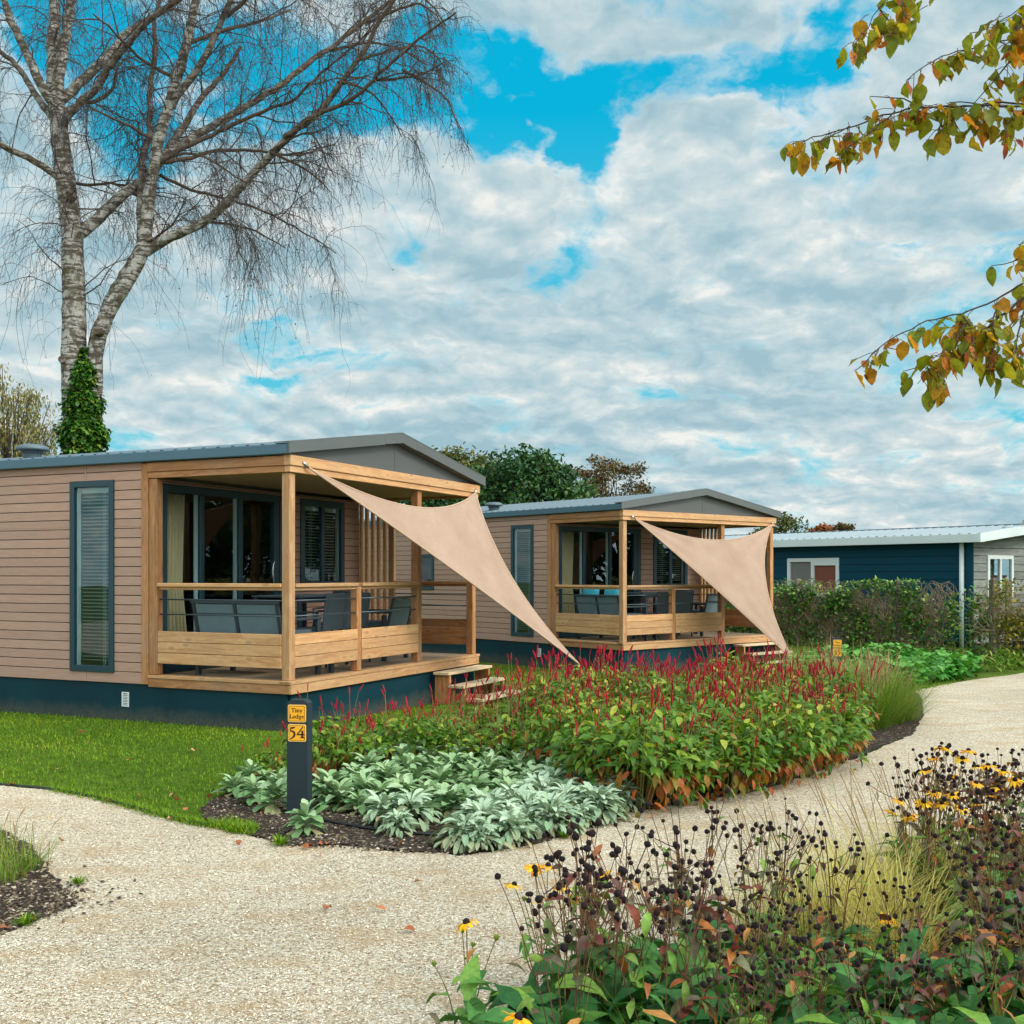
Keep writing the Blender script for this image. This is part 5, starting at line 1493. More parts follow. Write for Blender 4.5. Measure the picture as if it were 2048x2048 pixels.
# loose grains and bark chips
def shards(P, size, flat, mat, name, label, seed=0, z=0.0):
    n = len(P); rs = np.random.default_rng(seed)
    T = np.array([[1, 0, 0], [-.9, .2, 0], [.1, .7, 0], [0, -.7, 0], [.1, .05, .8], [0, 0, -.5]], float)
    Tf = np.array([[0, 2, 4], [2, 1, 4], [1, 3, 4], [3, 0, 4], [2, 0, 5], [1, 2, 5], [3, 1, 5], [0, 3, 5]])
    a = rs.uniform(0, 6.28, n); s = size * rs.uniform(.5, 1.4, n)
    V = T[None] + rs.normal(0, .16, (n, 6, 3)); V = V * np.stack([s, s * rs.uniform(.6, 1.1, n), s * flat * rs.uniform(.6, 1.5, n)], -1)[:, None]
    ti = rs.normal(0, .3, n)[:, None]
    V[:, :, 2] += V[:, :, 0] * ti
    ca, sa = np.cos(a)[:, None], np.sin(a)[:, None]
    X = V[:, :, 0] * ca - V[:, :, 1] * sa; Y = V[:, :, 0] * sa + V[:, :, 1] * ca
    W = np.stack([X + P[:, :1], Y + P[:, 1:2], V[:, :, 2] + gz(P[:, 1])[:, None] + z], -1)
    mb = MB(); mb.add(W.reshape(-1, 3), (Tf[None] + (np.arange(n) * 6)[:, None, None]).reshape(-1, 3), np.repeat(rs.random(n), 8))
    return tag(mb.build(name, mat), label, None, None, 'stuff')
Pg = scatter(np.array([(-2.2, 3.6), (3.2, 3.6), (4.2, 8.6), (-4.6, 8.6)]), 90000)
for poly in (bed, fbed, lbed): Pg = Pg[~inpoly(Pg, [p[:2] for p in poly])]
Pg = Pg[inpoly(Pg, [p[:2] for p in path])]
Pg = Pg[rng.random(len(Pg)) < np.clip(5.0 / Pg[:, 1], 0, 1) ** 1.6]
Pg = Pg[np.abs(Pg[:, 0]) / Pg[:, 1] < .5]
print('grains', len(Pg))
shards(Pg, .0052, .45, M['stone'], 'gravel_grains', 'loose pale gravel grains on the path', 1)
Pc = np.concatenate([scatter(np.array([p[:2] for p in lbed]), 3200), scatter(np.array([G(*p)[:2] for p in ((400, 1620), (440, 1590), (900, 1600), (1000, 1660), (890, 1710), (560, 1692), (500, 1668))]), 3600)])
sp_ = G(100, 1800)[:2] + rng.normal(0, .16, (260, 2)); Pc = np.concatenate([Pc, sp_])
shards(Pc, .014, .4, M['chip'], 'bark_mulch', 'dark bark chips and bits on the bare soil', 2, .004)

# ------------------------------------------------------------------ plants
def place(proto, used, x, y, rz, s, label=None, cat=None, group=None, sz=None):
    o = proto if not used.get(proto.name) else copy_tree(proto)
    used[proto.name] = 1
    o.location = (x, y, float(gz(y)) + .003); o.rotation_euler = (0, 0, rz); o.scale = (s, s, sz or s)
    return tag(o, label, cat, group)
used = {}

# grey leaved lamb's ear
def lambs_ear(small):
    root = empty('lambs_ear_plant', (0, 0, 0))
    n = 34 if not small else 84
    i = np.arange(n); t = (i + .5) / n
    az = i * 2.39996 + rng.normal(0, .25, n)
    if not small:
        L = rng.uniform(.11, .19, n) * (1 - .25 * t); W = L * rng.uniform(.36, .46, n); pitch = -.12 + 1.2 * t + rng.normal(0, .16, n); bend = rng.normal(-.75, .25, n); r0 = .03 * (1 - t); z0 = .02 + .11 * t
    else:
        L = rng.uniform(.06, .12, n); W = L * rng.uniform(.26, .36, n); pitch = -.3 + 1.3 * t + rng.normal(0, .25, n); bend = rng.normal(-1.1, .35, n); r0 = .11 * np.sqrt(rng.random(n)) * (1.25 - t); z0 = .03 + .10 * t
    pos = np.stack([r0 * np.cos(az), r0 * np.sin(az), z0], -1)
    rn = np.clip(.15 + .75 * t + rng.normal(0, .15, n), 0.02, 1); rn[:3] = .03
    mb = MB(); leaves(mb, pos, az, pitch, bend, L, W, TONGUE, .30, rng.normal(0, .25, n), rn, 0, .10)
    mb.build('leaves', M['lambs' if small else 'lamb'], root)
    c = MB(); c.lathe([(.02, -.02), (.015, .02), (.003, .05)], 8, (0, 0, 0), .2); c.build('crown', M['stemgreen'], root)
    return root
LB = [lambs_ear(False) for _ in range(3)]; LS = [lambs_ear(True) for _ in range(2)]
big = [(470, 1592), (507, 1606), (552, 1622), (528, 1578), (500, 1580), (679, 1618), (650, 1600), (720, 1590), (768, 1575), (745, 1555), (800, 1600), (830, 1560), (862, 1540), (880, 1590), (905, 1560), (930, 1610), (955, 1580), (985, 1560), (1010, 1530), (1040, 1560), (1075, 1545), (1010, 1590), (1060, 1590), (1100, 1560), (1125, 1570), (850, 1620), (760, 1615), (960, 1535), (1020, 1615), (905, 1632), (812, 1535), (1075, 1515), (700, 1572), (560, 1590)]
extra = spread([np.array(G(*p)[:2]) for p in [(640, 1612), (690, 1565), (790, 1530), (950, 1512), (1090, 1512), (1140, 1560), (1090, 1600), (950, 1635), (760, 1640)]], .20, 3000)
big += [(CX + F * e[0] / e[1], HY + F * EYE / e[1]) for e in extra]
for i, (px, py) in enumerate(big):
    g = G(px, py)
    place(LB[i % 3], used, g[0], g[1], random.uniform(0, 6.28), random.uniform(.68, 1.12), 'broad grey green lamb\'s ear in the drift around the 54 post', 'plant', 'broad grey lamb\'s ear drift')
g = G(612, 1668); place(LB[1], used, g[0], g[1], 1.0, 1.0, 'lone grey green lamb\'s ear in front of the foot of the 54 post', 'plant')
sil = ([(796, 1668), (770, 1650), (820, 1650), (965, 1672), (930, 1692), (985, 1650), (1010, 1680), (1040, 1660), (1065, 1640), (1090, 1660), (1100, 1630), (1120, 1645), (1140, 1615), (1150, 1635), (1180, 1620), (1200, 1640), (1215, 1610), (1235, 1620), (1170, 1595), (1130, 1600), (1200, 1595), (1080, 1610), (1045, 1630), (1010, 1640), (1160, 1578), (1225, 1600), (950, 1660), (1195, 1578)])
ex2 = spread([np.array(G(*p)[:2]) for p in [(900, 1690), (960, 1640), (1090, 1600), (1150, 1560), (1235, 1600), (1250, 1618), (1160, 1655), (1060, 1682), (960, 1700)]], .13, 3000)
sil += [(CX + F * e[0] / e[1], HY + F * EYE / e[1]) for e in ex2]
for i, (px, py) in enumerate(sil):
    g = G(px, py)
    place(LS[i % 2], used, g[0], g[1], random.uniform(0, 6.28), random.uniform(.7, 1.25), 'silvery narrow leaved lamb\'s ear at the gravel edge', 'plant', 'silver lamb\'s ear edging')

# red bistort
def spike_mesh(seed):
    mb = MB(); rs = np.random.default_rng(seed); Lk = rs.uniform(.075, .115)
    z = np.linspace(0, Lk, 8); r = np.array([.0025, .0052, .006, .0062, .006, .0052, .004, .001]) * rs.uniform(.9, 1.15)
    bx = rs.normal(0, .06)
    pts = np.stack([bx * z ** 2 * 8, 0 * z, z], -1)
    mb.tube(pts, r, 6, .5)
    n = 46; zz = rs.uniform(.004, Lk * .97, n); th = rs.uniform(0, 6.28, n); rr = np.interp(zz, z, r)
    leaves(mb, np.stack([bx * zz ** 2 * 8 + rr * .7 * np.cos(th), rr * .7 * np.sin(th), zz], -1), th, rs.uniform(.3, 1.1, n), 0, rs.uniform(.005, .009, n), .0045, [.5, 1, .2], 0, 0, rs.random(n), 0, 0, True)
    return mb.mesh('flower_spike', M['spike'])
SPK = [spike_mesh(s) for s in range(4)]
def bistort(nsp, h=.55, nl=210, seed=0, tall=.2, rust=.55):
    root = empty('bistort_plant', (0, 0, 0)); rs = np.random.default_rng(seed); nl = int(nl * 1.35)
    r = .30 * np.sqrt(rs.random(nl)); th = rs.uniform(0, 6.28, nl); top = h * (1 - .35 * (r / .30) ** 2)
    z = top * np.clip(rs.random(nl) ** .45, .08, 1)
    az = th + rs.normal(0, .9, nl)
    rn = np.clip(.24 + .7 * rs.random(nl) ** 1.1 * (.5 + .5 * z / h) + .1 * (z / h > .8), 0, 1)
    low = (z < h * (.30 + .18 * rust)) & (rs.random(nl) < rust) | (rs.random(nl) < .09 * rust); rn[low] = rs.uniform(0, .22, low.sum())
    mb = MB(); Lf = rs.uniform(.052, .108, nl)
    leaves(mb, np.stack([r * np.cos(th), r * np.sin(th), z], -1), az, rs.normal(.05, .4, nl) - .8 * low, rs.normal(-.8, .35, nl), Lf, Lf * rs.uniform(.36, .5, nl), [.35, .95, 1.0, .6, .04], .22, rs.normal(0, .4, nl), rn, 0, .08)
    mb.build('leaves', M['bist'], root)
    P, sp = [], []
    for q in range(nsp):
        a = rs.uniform(0, 6.28); rr = .26 * math.sqrt(rs.random()); ht = h * (1 - .25 * (rr / .3) ** 2) + rs.uniform(-.02, tall) 
        lean = rs.normal(0, .075, 2)
        b = np.array([rr * .5 * math.cos(a), rr * .5 * math.sin(a), .02]); e = np.array([rr * math.cos(a) + lean[0], rr * math.sin(a) + lean[1], ht])
        mid = (b + e) / 2 + (.03 * math.cos(a), .03 * math.sin(a), 0)
        P.append([b, mid, e]); sp.append((e, (e - mid)))
    for q in range(14):
        a = rs.uniform(0, 6.28); rr = .22 * math.sqrt(rs.random()); P.append([np.array([rr * .3 * math.cos(a), rr * .3 * math.sin(a), 0]), np.array([rr * .8 * math.cos(a), rr * .8 * math.sin(a), h * .45]), np.array([rr * math.cos(a), rr * math.sin(a), h * .85])])
    st = MB(); P = np.array(P); tubes(st, P, np.broadcast_to([.0032, .0026, .0018], (len(P), 3)), 4, rs.random(len(P))); st.build('stems', M['stemgreen'], root)
    for e, d in sp:
        o = link('flower_spike', SPK[rs.integers(0, 4)], root, e)
        o.rotation_euler = (Vector(d).normalized() + Vector(rs.normal(0, .22, 3))).to_track_quat('Z', 'Y').to_euler(); s = rs.uniform(.55, 1.35); o.scale = (s * rs.uniform(.75, 1.1), s * rs.uniform(.75, 1.1), s)
    return root
B_rich = [bistort(17, .54, 240, 1, .15, .8), bistort(10, .56, 240, 2, .12, .8), bistort(14, .50, 230, 3, .20, .8)]
B_few = [bistort(6, .52, 250, 4, .10, .85), bistort(4, .50, 260, 5, .08, .7), bistort(7, .55, 250, 6, .10, 1.0)]
B_loose = [bistort(11, .30, 170, 17, .36), bistort(9, .32, 170, 18, .34), bistort(12, .28, 160, 19, .38)]
B_left = [bistort(7, .36, 170, 7, .24, .9), bistort(9, .36, 170, 8, .26, .9), bistort(6, .34, 170, 9, .2, 1.0)]
reg = [np.array(G(*p)[:2]) for p in [(600, 1566), (700, 1552), (800, 1536), (1000, 1538), (1130, 1562), (1215, 1604), (1290, 1618), (1375, 1606), (1522, 1582), (1650, 1540), (1712, 1504), (1680, 1462), (1610, 1436), (1500, 1424), (1400, 1424), (1200, 1430), (1080, 1452), (1000, 1466), (850, 1484), (720, 1504), (640, 1522)]]
pts = spread(reg, .262, 7000)
print('bistort', len(pts))
BG = 'red bistort plants in the long bed'
for x, y in pts:
    px = CX + F * x / y; py = HY + F * EYE / y
    if px < 1090: pr = B_loose if px > 890 else B_left; s = random.uniform(.9, 1.12) * (.92 if px > 720 else .85) * (1.1 if px > 1010 else 1); lab = 'low bistort with thin red spikes in the bed right of the 54 post'
    elif py > 1505 or random.random() < .18: pr = B_few; s = random.uniform(.92, 1.08); lab = 'leafy bistort with few red spikes along the gravel side of the bed'
    else: pr = B_rich; s = random.uniform(.92, 1.1) ; lab = 'tall bistort crowded with crimson spikes at the back of the bed'
    s *= 1 + .13 * math.sin(x * 2.9 + y) * math.sin(y * 2.3 - x) + random.uniform(-.07, .07)
    o = place(random.choice(pr), used, x, y, random.uniform(0, 6.28), s, lab, 'plant', BG, s * random.uniform(.86, 1.14)); o.rotation_euler = (random.gauss(0, .07), random.gauss(0, .07), o.rotation_euler[2])
g = G(545, 1560); o = place(B_left[1], used, g[0], g[1], .4, .62, 'small stray bistort with red spikes left of the 54 post', 'plant')

# airy grass at the far end of the bed
def tuft(name, nb, h, spr, mat, arch=-.6, w=.004, seed=0, stalks=0, hs=.8, part='blades', lean=(0, 0), rn=(0, 1), r0=None):
    root = empty(name, (0, 0, 0)); rs = np.random.default_rng(seed)
    a = rs.uniform(0, 6.28, nb); r = (r0 or .07 * spr / .3) * np.sqrt(rs.random(nb))
    mb = MB(); hh = h * rs.uniform(.5, 1.1, nb)
    leaves(mb, np.stack([r * np.cos(a) + lean[0] * 0, r * np.sin(a), np.zeros(nb)], -1), a + rs.normal(0, .5, nb), rs.normal(1.28, .18, nb) - spr * .5 * rs.random(nb), rs.normal(arch, .25, nb), hh, w * rs.uniform(.7, 1.3, nb), [.8, 1, .9, .6, .1], 0, 0, rn[0] + (rn[1] - rn[0]) * np.clip(.5 * rs.random(nb) + .5 * rs.random(nb), 0, 1), 0, 0, True)
    mb.build(part, M[mat], root)
    if stalks:
        P, R_ = [], []
        for q in range(stalks):
            a_ = rs.uniform(0, 6.28); tp = np.array([lean[0] * rs.uniform(.3, 1.3) + rs.normal(0, .10), lean[1] * rs.random() + rs.normal(0, .10), hs * rs.uniform(.75, 1.1)])
            b = np.array([.05 * math.cos(a_), .05 * math.sin(a_), 0]); t = np.linspace(0, 1, 8)[:, None]
            mid = b * .5 + tp * .5 + (-.25 * tp[0], 0, .06)
            P.append((1 - t) ** 2 * b + 2 * t * (1 - t) * mid + t ** 2 * tp); R_.append(np.array([.0010, .0009, .0008, .0008, .0008, .0019, .0021, .0007]) * rs.uniform(.8, 1.2))
        sm = MB(); tubes(sm, np.array(P), np.array(R_), 4, rs.random(stalks)); sm.build('seed_stalks', M['seedgrass'], root)
    return root
AG = [tuft('airy_grass', 420, .62, .6, 'airy', -.7, .0045, 21, 30, .62), tuft('airy_grass', 420, .58, .7, 'airy', -.8, .0045, 22, 24, .6)]
for i, (px, py) in enumerate([(1590, 1425), (1640, 1428), (1690, 1430), (1735, 1440), (1775, 1446), (1805, 1440), (1660, 1412), (1720, 1418), (1765, 1420), (1620, 1408), (1560, 1412), (1700, 1445), (1745, 1456), (1600, 1398), (1650, 1396)]):
    g = G(px, py); place(AG[i % 2], used, g[0], g[1], random.uniform(0, 6.28), random.uniform(1.0, 1.3), 'feathery green ornamental grass at the far end of the red flower bed', 'grass clump', 'feathery grasses by the path bend')
# leafy ground cover in front of the hedge
gcp = np.array([G(*p)[:2] for p in [(1590, 1378), (1575, 1345), (1610, 1325), (1720, 1318), (1850, 1322), (1960, 1340), (1950, 1354), (1885, 1364), (1820, 1378), (1760, 1392), (1690, 1388)]])
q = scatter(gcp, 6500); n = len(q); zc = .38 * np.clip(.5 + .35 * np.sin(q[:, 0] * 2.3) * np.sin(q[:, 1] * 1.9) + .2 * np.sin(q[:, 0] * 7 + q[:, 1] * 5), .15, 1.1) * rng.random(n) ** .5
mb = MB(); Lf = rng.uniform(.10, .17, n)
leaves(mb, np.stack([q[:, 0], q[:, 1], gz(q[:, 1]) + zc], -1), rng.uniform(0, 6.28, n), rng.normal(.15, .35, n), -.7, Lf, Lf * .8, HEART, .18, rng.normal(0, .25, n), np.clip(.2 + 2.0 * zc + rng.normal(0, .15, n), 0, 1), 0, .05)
tag(mb.build('ground_cover', M['cover']), 'low broad leaved green ground cover before the trellis hedge around the 55 post', 'ground cover', None, 'stuff')
# shrubs at hedge foot on the right
q = np.array([G(*p)[:2] for p in [(1960, 1345), (1990, 1330), (2048, 1318), (2120, 1318), (2120, 1338), (2048, 1338), (1990, 1348)]]); q = scatter(q, 900); n = len(q)
mb = MB(); leaves(mb, np.stack([q[:, 0], q[:, 1], gz(q[:, 1]) + .3 * rng.random(n) ** 1.5], -1), rng.uniform(0, 6.28, n), rng.normal(.6, .5, n), -.8, rng.uniform(.08, .22, n), .04, LANCE, .1, 0, np.clip(rng.normal(.4, .25, n), 0, 1), 0, 0, True)
tag(mb.build('ground_cover', M['airy']), 'weedy green fringe at the foot of the yellowing hedge', 'ground cover', None, 'stuff')

# ------------------------------------------------------------------ foreground bed
def head_mesh(seed):
    rs = np.random.default_rng(seed); mb = MB(); seg, K = 12, 8; V = []
    for i in range(K):
        f = i / (K - 1); z = -.008 + .021 * f; r = .0112 * math.sqrt(max(0, 1 - (2 * f - .92) ** 2 * .98)) + .0004
        for j in range(seg): a = 2 * math.pi * (j + .5 * (i % 2)) / seg; q = r * (1 + rs.normal(0, .07)); V.append((q * math.cos(a), q * math.sin(a), z + rs.normal(0, .0004)))
    i, j = np.meshgrid(np.arange(K - 1), np.arange(seg), indexing='ij'); j2 = (j + 1) % seg
    mb.add(V, np.stack([i * seg + j, i * seg + j2, (i + 1) * seg + j2, (i + 1) * seg + j], -1).reshape(-1, 4), rs.random((K - 1) * seg) * .6)
    n = 60; u = rs.normal(0, 1, (n, 3)); u /= np.linalg.norm(u, axis=1, keepdims=True); u[:, 2] = np.abs(u[:, 2]) * 1.0 - .25
    leaves(mb, u * (.0100, .0100, .0095) + (0, 0, .003), np.arctan2(u[:, 1], u[:, 0]), np.arcsin(np.clip(u[:, 2], -1, 1)), 0, .0042, .0022, [.6, 1, .1], 0, 0, rs.random(n) * .5, 0, 0, True)
    return mb.mesh('seed_head', M['head'])
HM = [head_mesh(s) for s in range(3)]
def flower_mesh(seed, L=.033):
    rs = np.random.default_rng(seed); mb = MB(); n = 12; a = np.arange(n) / n * 6.283 + rs.normal(0, .08, n)
    leaves(mb, np.stack([.007 * np.cos(a), .007 * np.sin(a), 0 * a], -1), a, rs.normal(-.05, .15, n), rs.normal(-.55, .25, n), L * rs.uniform(.8, 1.1, n), .0115, [.45, .9, 1, .85, .3], .12, rs.normal(0, .2, n), rs.random(n), 0, .1)
    mb.lathe([(.0095, -.002), (.0105, .003), (.0085, .009), (.004, .0125), (.0005, .013)], 12, (0, 0, 0), .3, 1)
    return mb.mesh('flower', [M['petal'], M['head']])
FM = [flower_mesh(s) for s in range(3)]
def bud_mesh():
    mb = MB(); n = 14; a = np.arange(n) * 2.4
    leaves(mb, np.stack([.004 * np.cos(a), .004 * np.sin(a), 0 * a], -1), a, .5 + .06 * np.arange(n), .4, .013, .005, LANCE, .1, 0, .75, 0); mb.lathe([(.003, -.004), (.007, .002), (.004, .009), (.0005, .010)], 8, (0, 0, 0), .6, 0)
    return mb.mesh('bud', M['airy'])
BUD = bud_mesh()
def bez(b, m, e, K=7): t = np.linspace(0, 1, K)[:, None]; return (1 - t) ** 2 * b + 2 * t * (1 - t) * m + t ** 2 * e
def coneflower(seed, nst=6, h=.62, basal=14, upper=26, rm=.68):
    root = empty('coneflower_plant', (0, 0, 0)); rs = np.random.default_rng(seed)
    mb = MB(); n = basal; a = rs.uniform(0, 6.28, n); Lf = rs.uniform(.13, .22, n)
    leaves(mb, np.stack([.03 * np.cos(a), .03 * np.sin(a), rs.uniform(.05, .22, n)], -1), a, rs.normal(.55, .3, n), rs.normal(-1.1, .3, n), Lf, Lf * rs.uniform(.38, .52, n), [.25, .8, 1.0, .72, .3, .03], .18, rs.normal(0, .3, n), rs.uniform(0, .42, n), 0, .10)
    P, ends = [], []
    for q in range(nst):
        aa = rs.uniform(0, 6.28); sp = rs.uniform(.05, .24); hh = h * rs.uniform(.74, 1.10)
        b = np.array([.025 * math.cos(aa), .025 * math.sin(aa), 0]); e = np.array([sp * math.cos(aa), sp * math.sin(aa), hh]); m = np.array([sp * .35 * math.cos(aa), sp * .35 * math.sin(aa), hh * .55])
        c = bez(b, m, e); P.append(c); ends.append((e, c[-1] - c[-2]))
        for _ in range(rs.integers(0, 4)):
            i = rs.integers(3, 6); bb = rs.normal(0, .06, 2); e2 = c[i] + np.array([bb[0], bb[1], rs.uniform(.07, .18)]); c2 = bez(c[i], c[i] + np.array([bb[0] * .7, bb[1] * .7, .04]), e2); P.append(c2); ends.append((e2, c2[-1] - c2[-2]))
    P = np.array(P); st = MB(); tubes(st, P, np.linspace(.0022, .0013, 7) * np.ones((len(P), 1)), 5, np.clip(rs.random(len(P)), 0, 1)); st.build('stems', M['stemred'], root)
    pi = rs.integers(0, len(P), upper); ki = rs.integers(2, 5, upper); a = rs.uniform(0, 6.28, upper); Lf = rs.uniform(.04, .10, upper)
    leaves(mb, P[pi, ki], a, rs.normal(.2, .5, upper), rs.normal(-1.2, .5, upper), Lf, Lf * rs.uniform(.28, .42, upper), [.3, .85, 1.0, .6, .04], .35, rs.normal(0, .5, upper), np.clip(rs.normal(rm, .16, upper), .3, 1), 0, .15)
    mb.build('leaves', M['rud'], root)
    for e, d in ends:
        o = link('seed_head', HM[rs.integers(0, 3)], root, e); o.rotation_euler = Vector(d).to_track_quat('Z', 'Y').to_euler(); s = rs.uniform(.6, 1.1); o.scale = (s, s, s * rs.uniform(.85, 1.3))
    return root
CF = [coneflower(31 + s, 10 + s % 3, .62, 14, 20) for s in range(5)]
CR = [coneflower(41 + s, 5, .58, 8, 44, .80) for s in range(3)]
area = [np.array(p) for p in ((.05, 3.3), (.12, 3.7), (.28, 4.1), (.62, 4.45), (1.08, 4.75), (1.3, 4.7), (1.38, 4.25), (1.7, 4.1), (1.9, 4.5), (2.1, 5.0), (1.9, 5.35), (2.3, 6.0), (3.1, 6.4), (3.6, 6.2), (3.2, 3.6), (2.0, 3.25))]
pts = spread(area, .235, 6000); pts = pts[np.argsort(pts[:, 1])]
pts = pts[(pts[:, 0] / pts[:, 1] < .54)]
print('coneflowers', len(pts))
for x, y in pts:
    px = CX + F * x / y
    lab = 'dark seed headed coneflower in the left half of the foreground bed' if px < 1560 else 'dark seed headed coneflower in the right half of the foreground bed'
    s = random.uniform(.86, 1.1) * (.76 if 1450 < px < 1930 and y < 4.4 else 1.0)
    place(random.choice(CR if (px > 1880 and random.random() < .6 or random.random() < .10) else CF), used, x, y, random.uniform(0, 6.28), s, lab, 'plant', 'coneflowers gone to seed')
# low dark leaves filling the bed floor
fa = [np.array(p) for p in ((-.22, 2.6), (-.22, 3.55), (.05, 3.8), (.4, 4.15), (.9, 4.4), (1.4, 4.1), (2.2, 4.2), (2.9, 5.0), (3.4, 6.2), (3.2, 2.6))]
q = scatter(fa, 2300); n = len(q); mb = MB(); Lf = rng.uniform(.10, .20, n)
leaves(mb, np.stack([q[:, 0], q[:, 1], .02 + .25 * rng.random(n) * np.clip((4.6 - q[:, 1]) / .8, .3, 1)], -1), rng.uniform(0, 6.28, n), rng.normal(.45, .35, n), rng.normal(-1.1, .3, n), Lf, Lf * rng.uniform(.36, .52, n), [.25, .8, 1.0, .72, .3, .03], .30, rng.normal(0, .35, n), np.clip(rng.beta(1.1, 4.2, n), 0, .5), 0, .20)
n = 170; q = scatter(fa, n)
leaves(mb, np.stack([q[:, 0], q[:, 1], .15 + .22 * rng.random(n)], -1), rng.uniform(0, 6.28, n), rng.normal(.3, .5, n), rng.normal(-1.0, .5, n), rng.uniform(.06, .12, n), rng.uniform(.02, .036, n), [.3, .85, 1.0, .6, .04], .3, rng.normal(0, .5, n), np.clip(rng.normal(.7, .2, n), 0, 1), 0, .15)
tag(mb.build('undergrowth', M['rud']), 'mass of broad dark green and rusty leaves low in the foreground bed', 'ground cover', None, 'stuff')

# flowering plants, each stem carried to its own flower
def flowering(base, fl, buds, label, seed, nleaf=10, hook=None):
    b3 = np.array([base[0], base[1], 0.0]); root = empty('coneflower_plant', tuple(b3)); tag(root, label, 'plant', 'coneflowers still in bloom'); rs = np.random.default_rng(seed)
    P = []; 
    for kd, lst in (('f', fl), ('b', buds)):
        for px, py, Y in lst:
            e = A(px, py, Y) - b3; b = np.array([rs.normal(0, .02), rs.normal(0, .02), 0]); c = bez(b, np.array([e[0] * .35, e[1] * .35, e[2] * .6]), e); P.append(c)
            me = FM[rs.integers(0, 3)] if kd == 'f' else BUD
            o = link('flower' if kd == 'f' else 'bud', me, root, e); o.rotation_euler = (rs.normal(.25, .2), rs.normal(0, .2), rs.uniform(0, 6)); s = rs.uniform(1.05, 1.3); o.scale = (s, s, s)
    P = np.array(P); st = MB(); tubes(st, P, np.linspace(.0027, .0017, 7) * np.ones((len(P), 1)), 5, rs.uniform(.6, 1, len(P))); st.build('stems', M['stemred'], root)
    n = nleaf; pi = rs.integers(0, len(P), n); ki = rs.integers(1, 5, n); Lf = rs.uniform(.05, .11, n)
    mb = MB(); leaves(mb, P[pi, ki], rs.uniform(0, 6.28, n), rs.normal(.2, .4, n), -1.0, Lf, Lf * .33, [.3, .85, 1.0, .6, .04], .3, 0, rs.uniform(.05, .55, n), 0, .1); mb.build('leaves', M['rud'], root)
Yn, Yf = 4.25, 5.6
flowering((-.15, 3.72), [(933, 1846, 3.75)], [(925, 1864, 3.74), (946, 1892, 3.74), (992, 1878, 3.78), (868, 1930, 3.74)], 'yellow coneflower standing alone at the left end of the foreground bed', 1, 12)
flowering((.12, 4.15), [(1069, 1736, Yn), (1096, 1732, Yn), (1028, 1770, Yn)], [(1048, 1800, Yn)], 'yellow coneflower with big blooms over the gravel, next to the lone one', 2)
flowering((.22, 4.1), [(1124, 1774, Yn), (1148, 1799, Yn), (1083, 1798, Yn), (1202, 1750, 4.35)], [], 'yellow coneflower with small blooms among the leftmost seed heads', 3)
flowering((.0, 2.95), [(1036, 2036, 3.05)], [], 'yellow coneflower with one low bloom at the bottom edge of the photo', 4)
flowering((2.05, 5.6), [(1880, 1496, Yf), (1893, 1497, Yf + .05), (1867, 1517, Yf), (1852, 1542, Yf - .05)], [], 'yellow coneflower with the highest blooms at right over the gravel', 5)
flowering((2.25, 5.7), [(1937, 1502, Yf + .1), (1925, 1517, Yf + .1), (1903, 1553, Yf)], [], 'yellow coneflower with three spaced blooms right of the highest ones', 6)
flowering((2.4, 5.6), [(1956, 1534, Yf), (1976, 1531, Yf), (2007, 1542, Yf), (1998, 1575, Yf), (1952, 1566, Yf - .1), (2030, 1560, Yf), (1985, 1592, Yf - .1)], [], 'yellow coneflower with blooms nearest the right edge', 7)
flowering((1.9, 5.25), [(1800, 1601, 5.3), (1783, 1623, 5.3), (1818, 1632, 5.2), (1825, 1636, 5.2)], [], 'yellow coneflower with low blooms behind the straw grass', 8)
flowering((2.0, 5.2), [(1847, 1604, 5.3), (1884, 1607, 5.3), (1957, 1609, 5.3), (1921, 1617, 5.2), (1868, 1585, 5.3), (1905, 1590, 5.3)], [], 'yellow coneflower with blooms among dark seed heads at right', 9)
flowering((1.45, 4.2), [(1776, 1838, 4.2)], [], 'coneflower with one faded orange bloom in the straw grass', 10)

# straw coloured grass in the bed
SG = [tuft('straw_grass', 200, .54, .55, 'straw', -.75, .0045, 41, 7, .72, lean=(-.16, 0), rn=(.25, .95)), tuft('straw_grass', 180, .48, .7, 'straw', -.9, .0045, 42, 5, .66, lean=(-.12, 0), rn=(.3, 1))]
for i, (px, py) in enumerate([(1600, 1890), (1655, 1858), (1710, 1835), (1770, 1800), (1825, 1780), (1700, 1900), (1770, 1868), (1840, 1840), (1900, 1810), (1945, 1790), (1560, 1935), (1800, 1910)]):
    g = G(px, py); place(SG[i % 2], used, g[0], g[1], random.uniform(-.5, .5), random.uniform(.85, 1.12), 'straw yellow grass clump with brown seed stalks in the middle of the foreground bed', 'grass clump', 'straw grasses in the foreground bed')
GB = tuft('green_grass', 60, .34, .5, 'airy', -.7, .009, 51, rn=(.1, .5), r0=.03)
for x, y in ((.62, 3.25), (1.0, 3.2), (.42, 3.5)):
    place(GB, used, x, y, random.uniform(0, 6), 1.0, 'bright green grass blades among the dark leaves at the bottom edge', 'grass clump', 'green blades in the foreground bed')
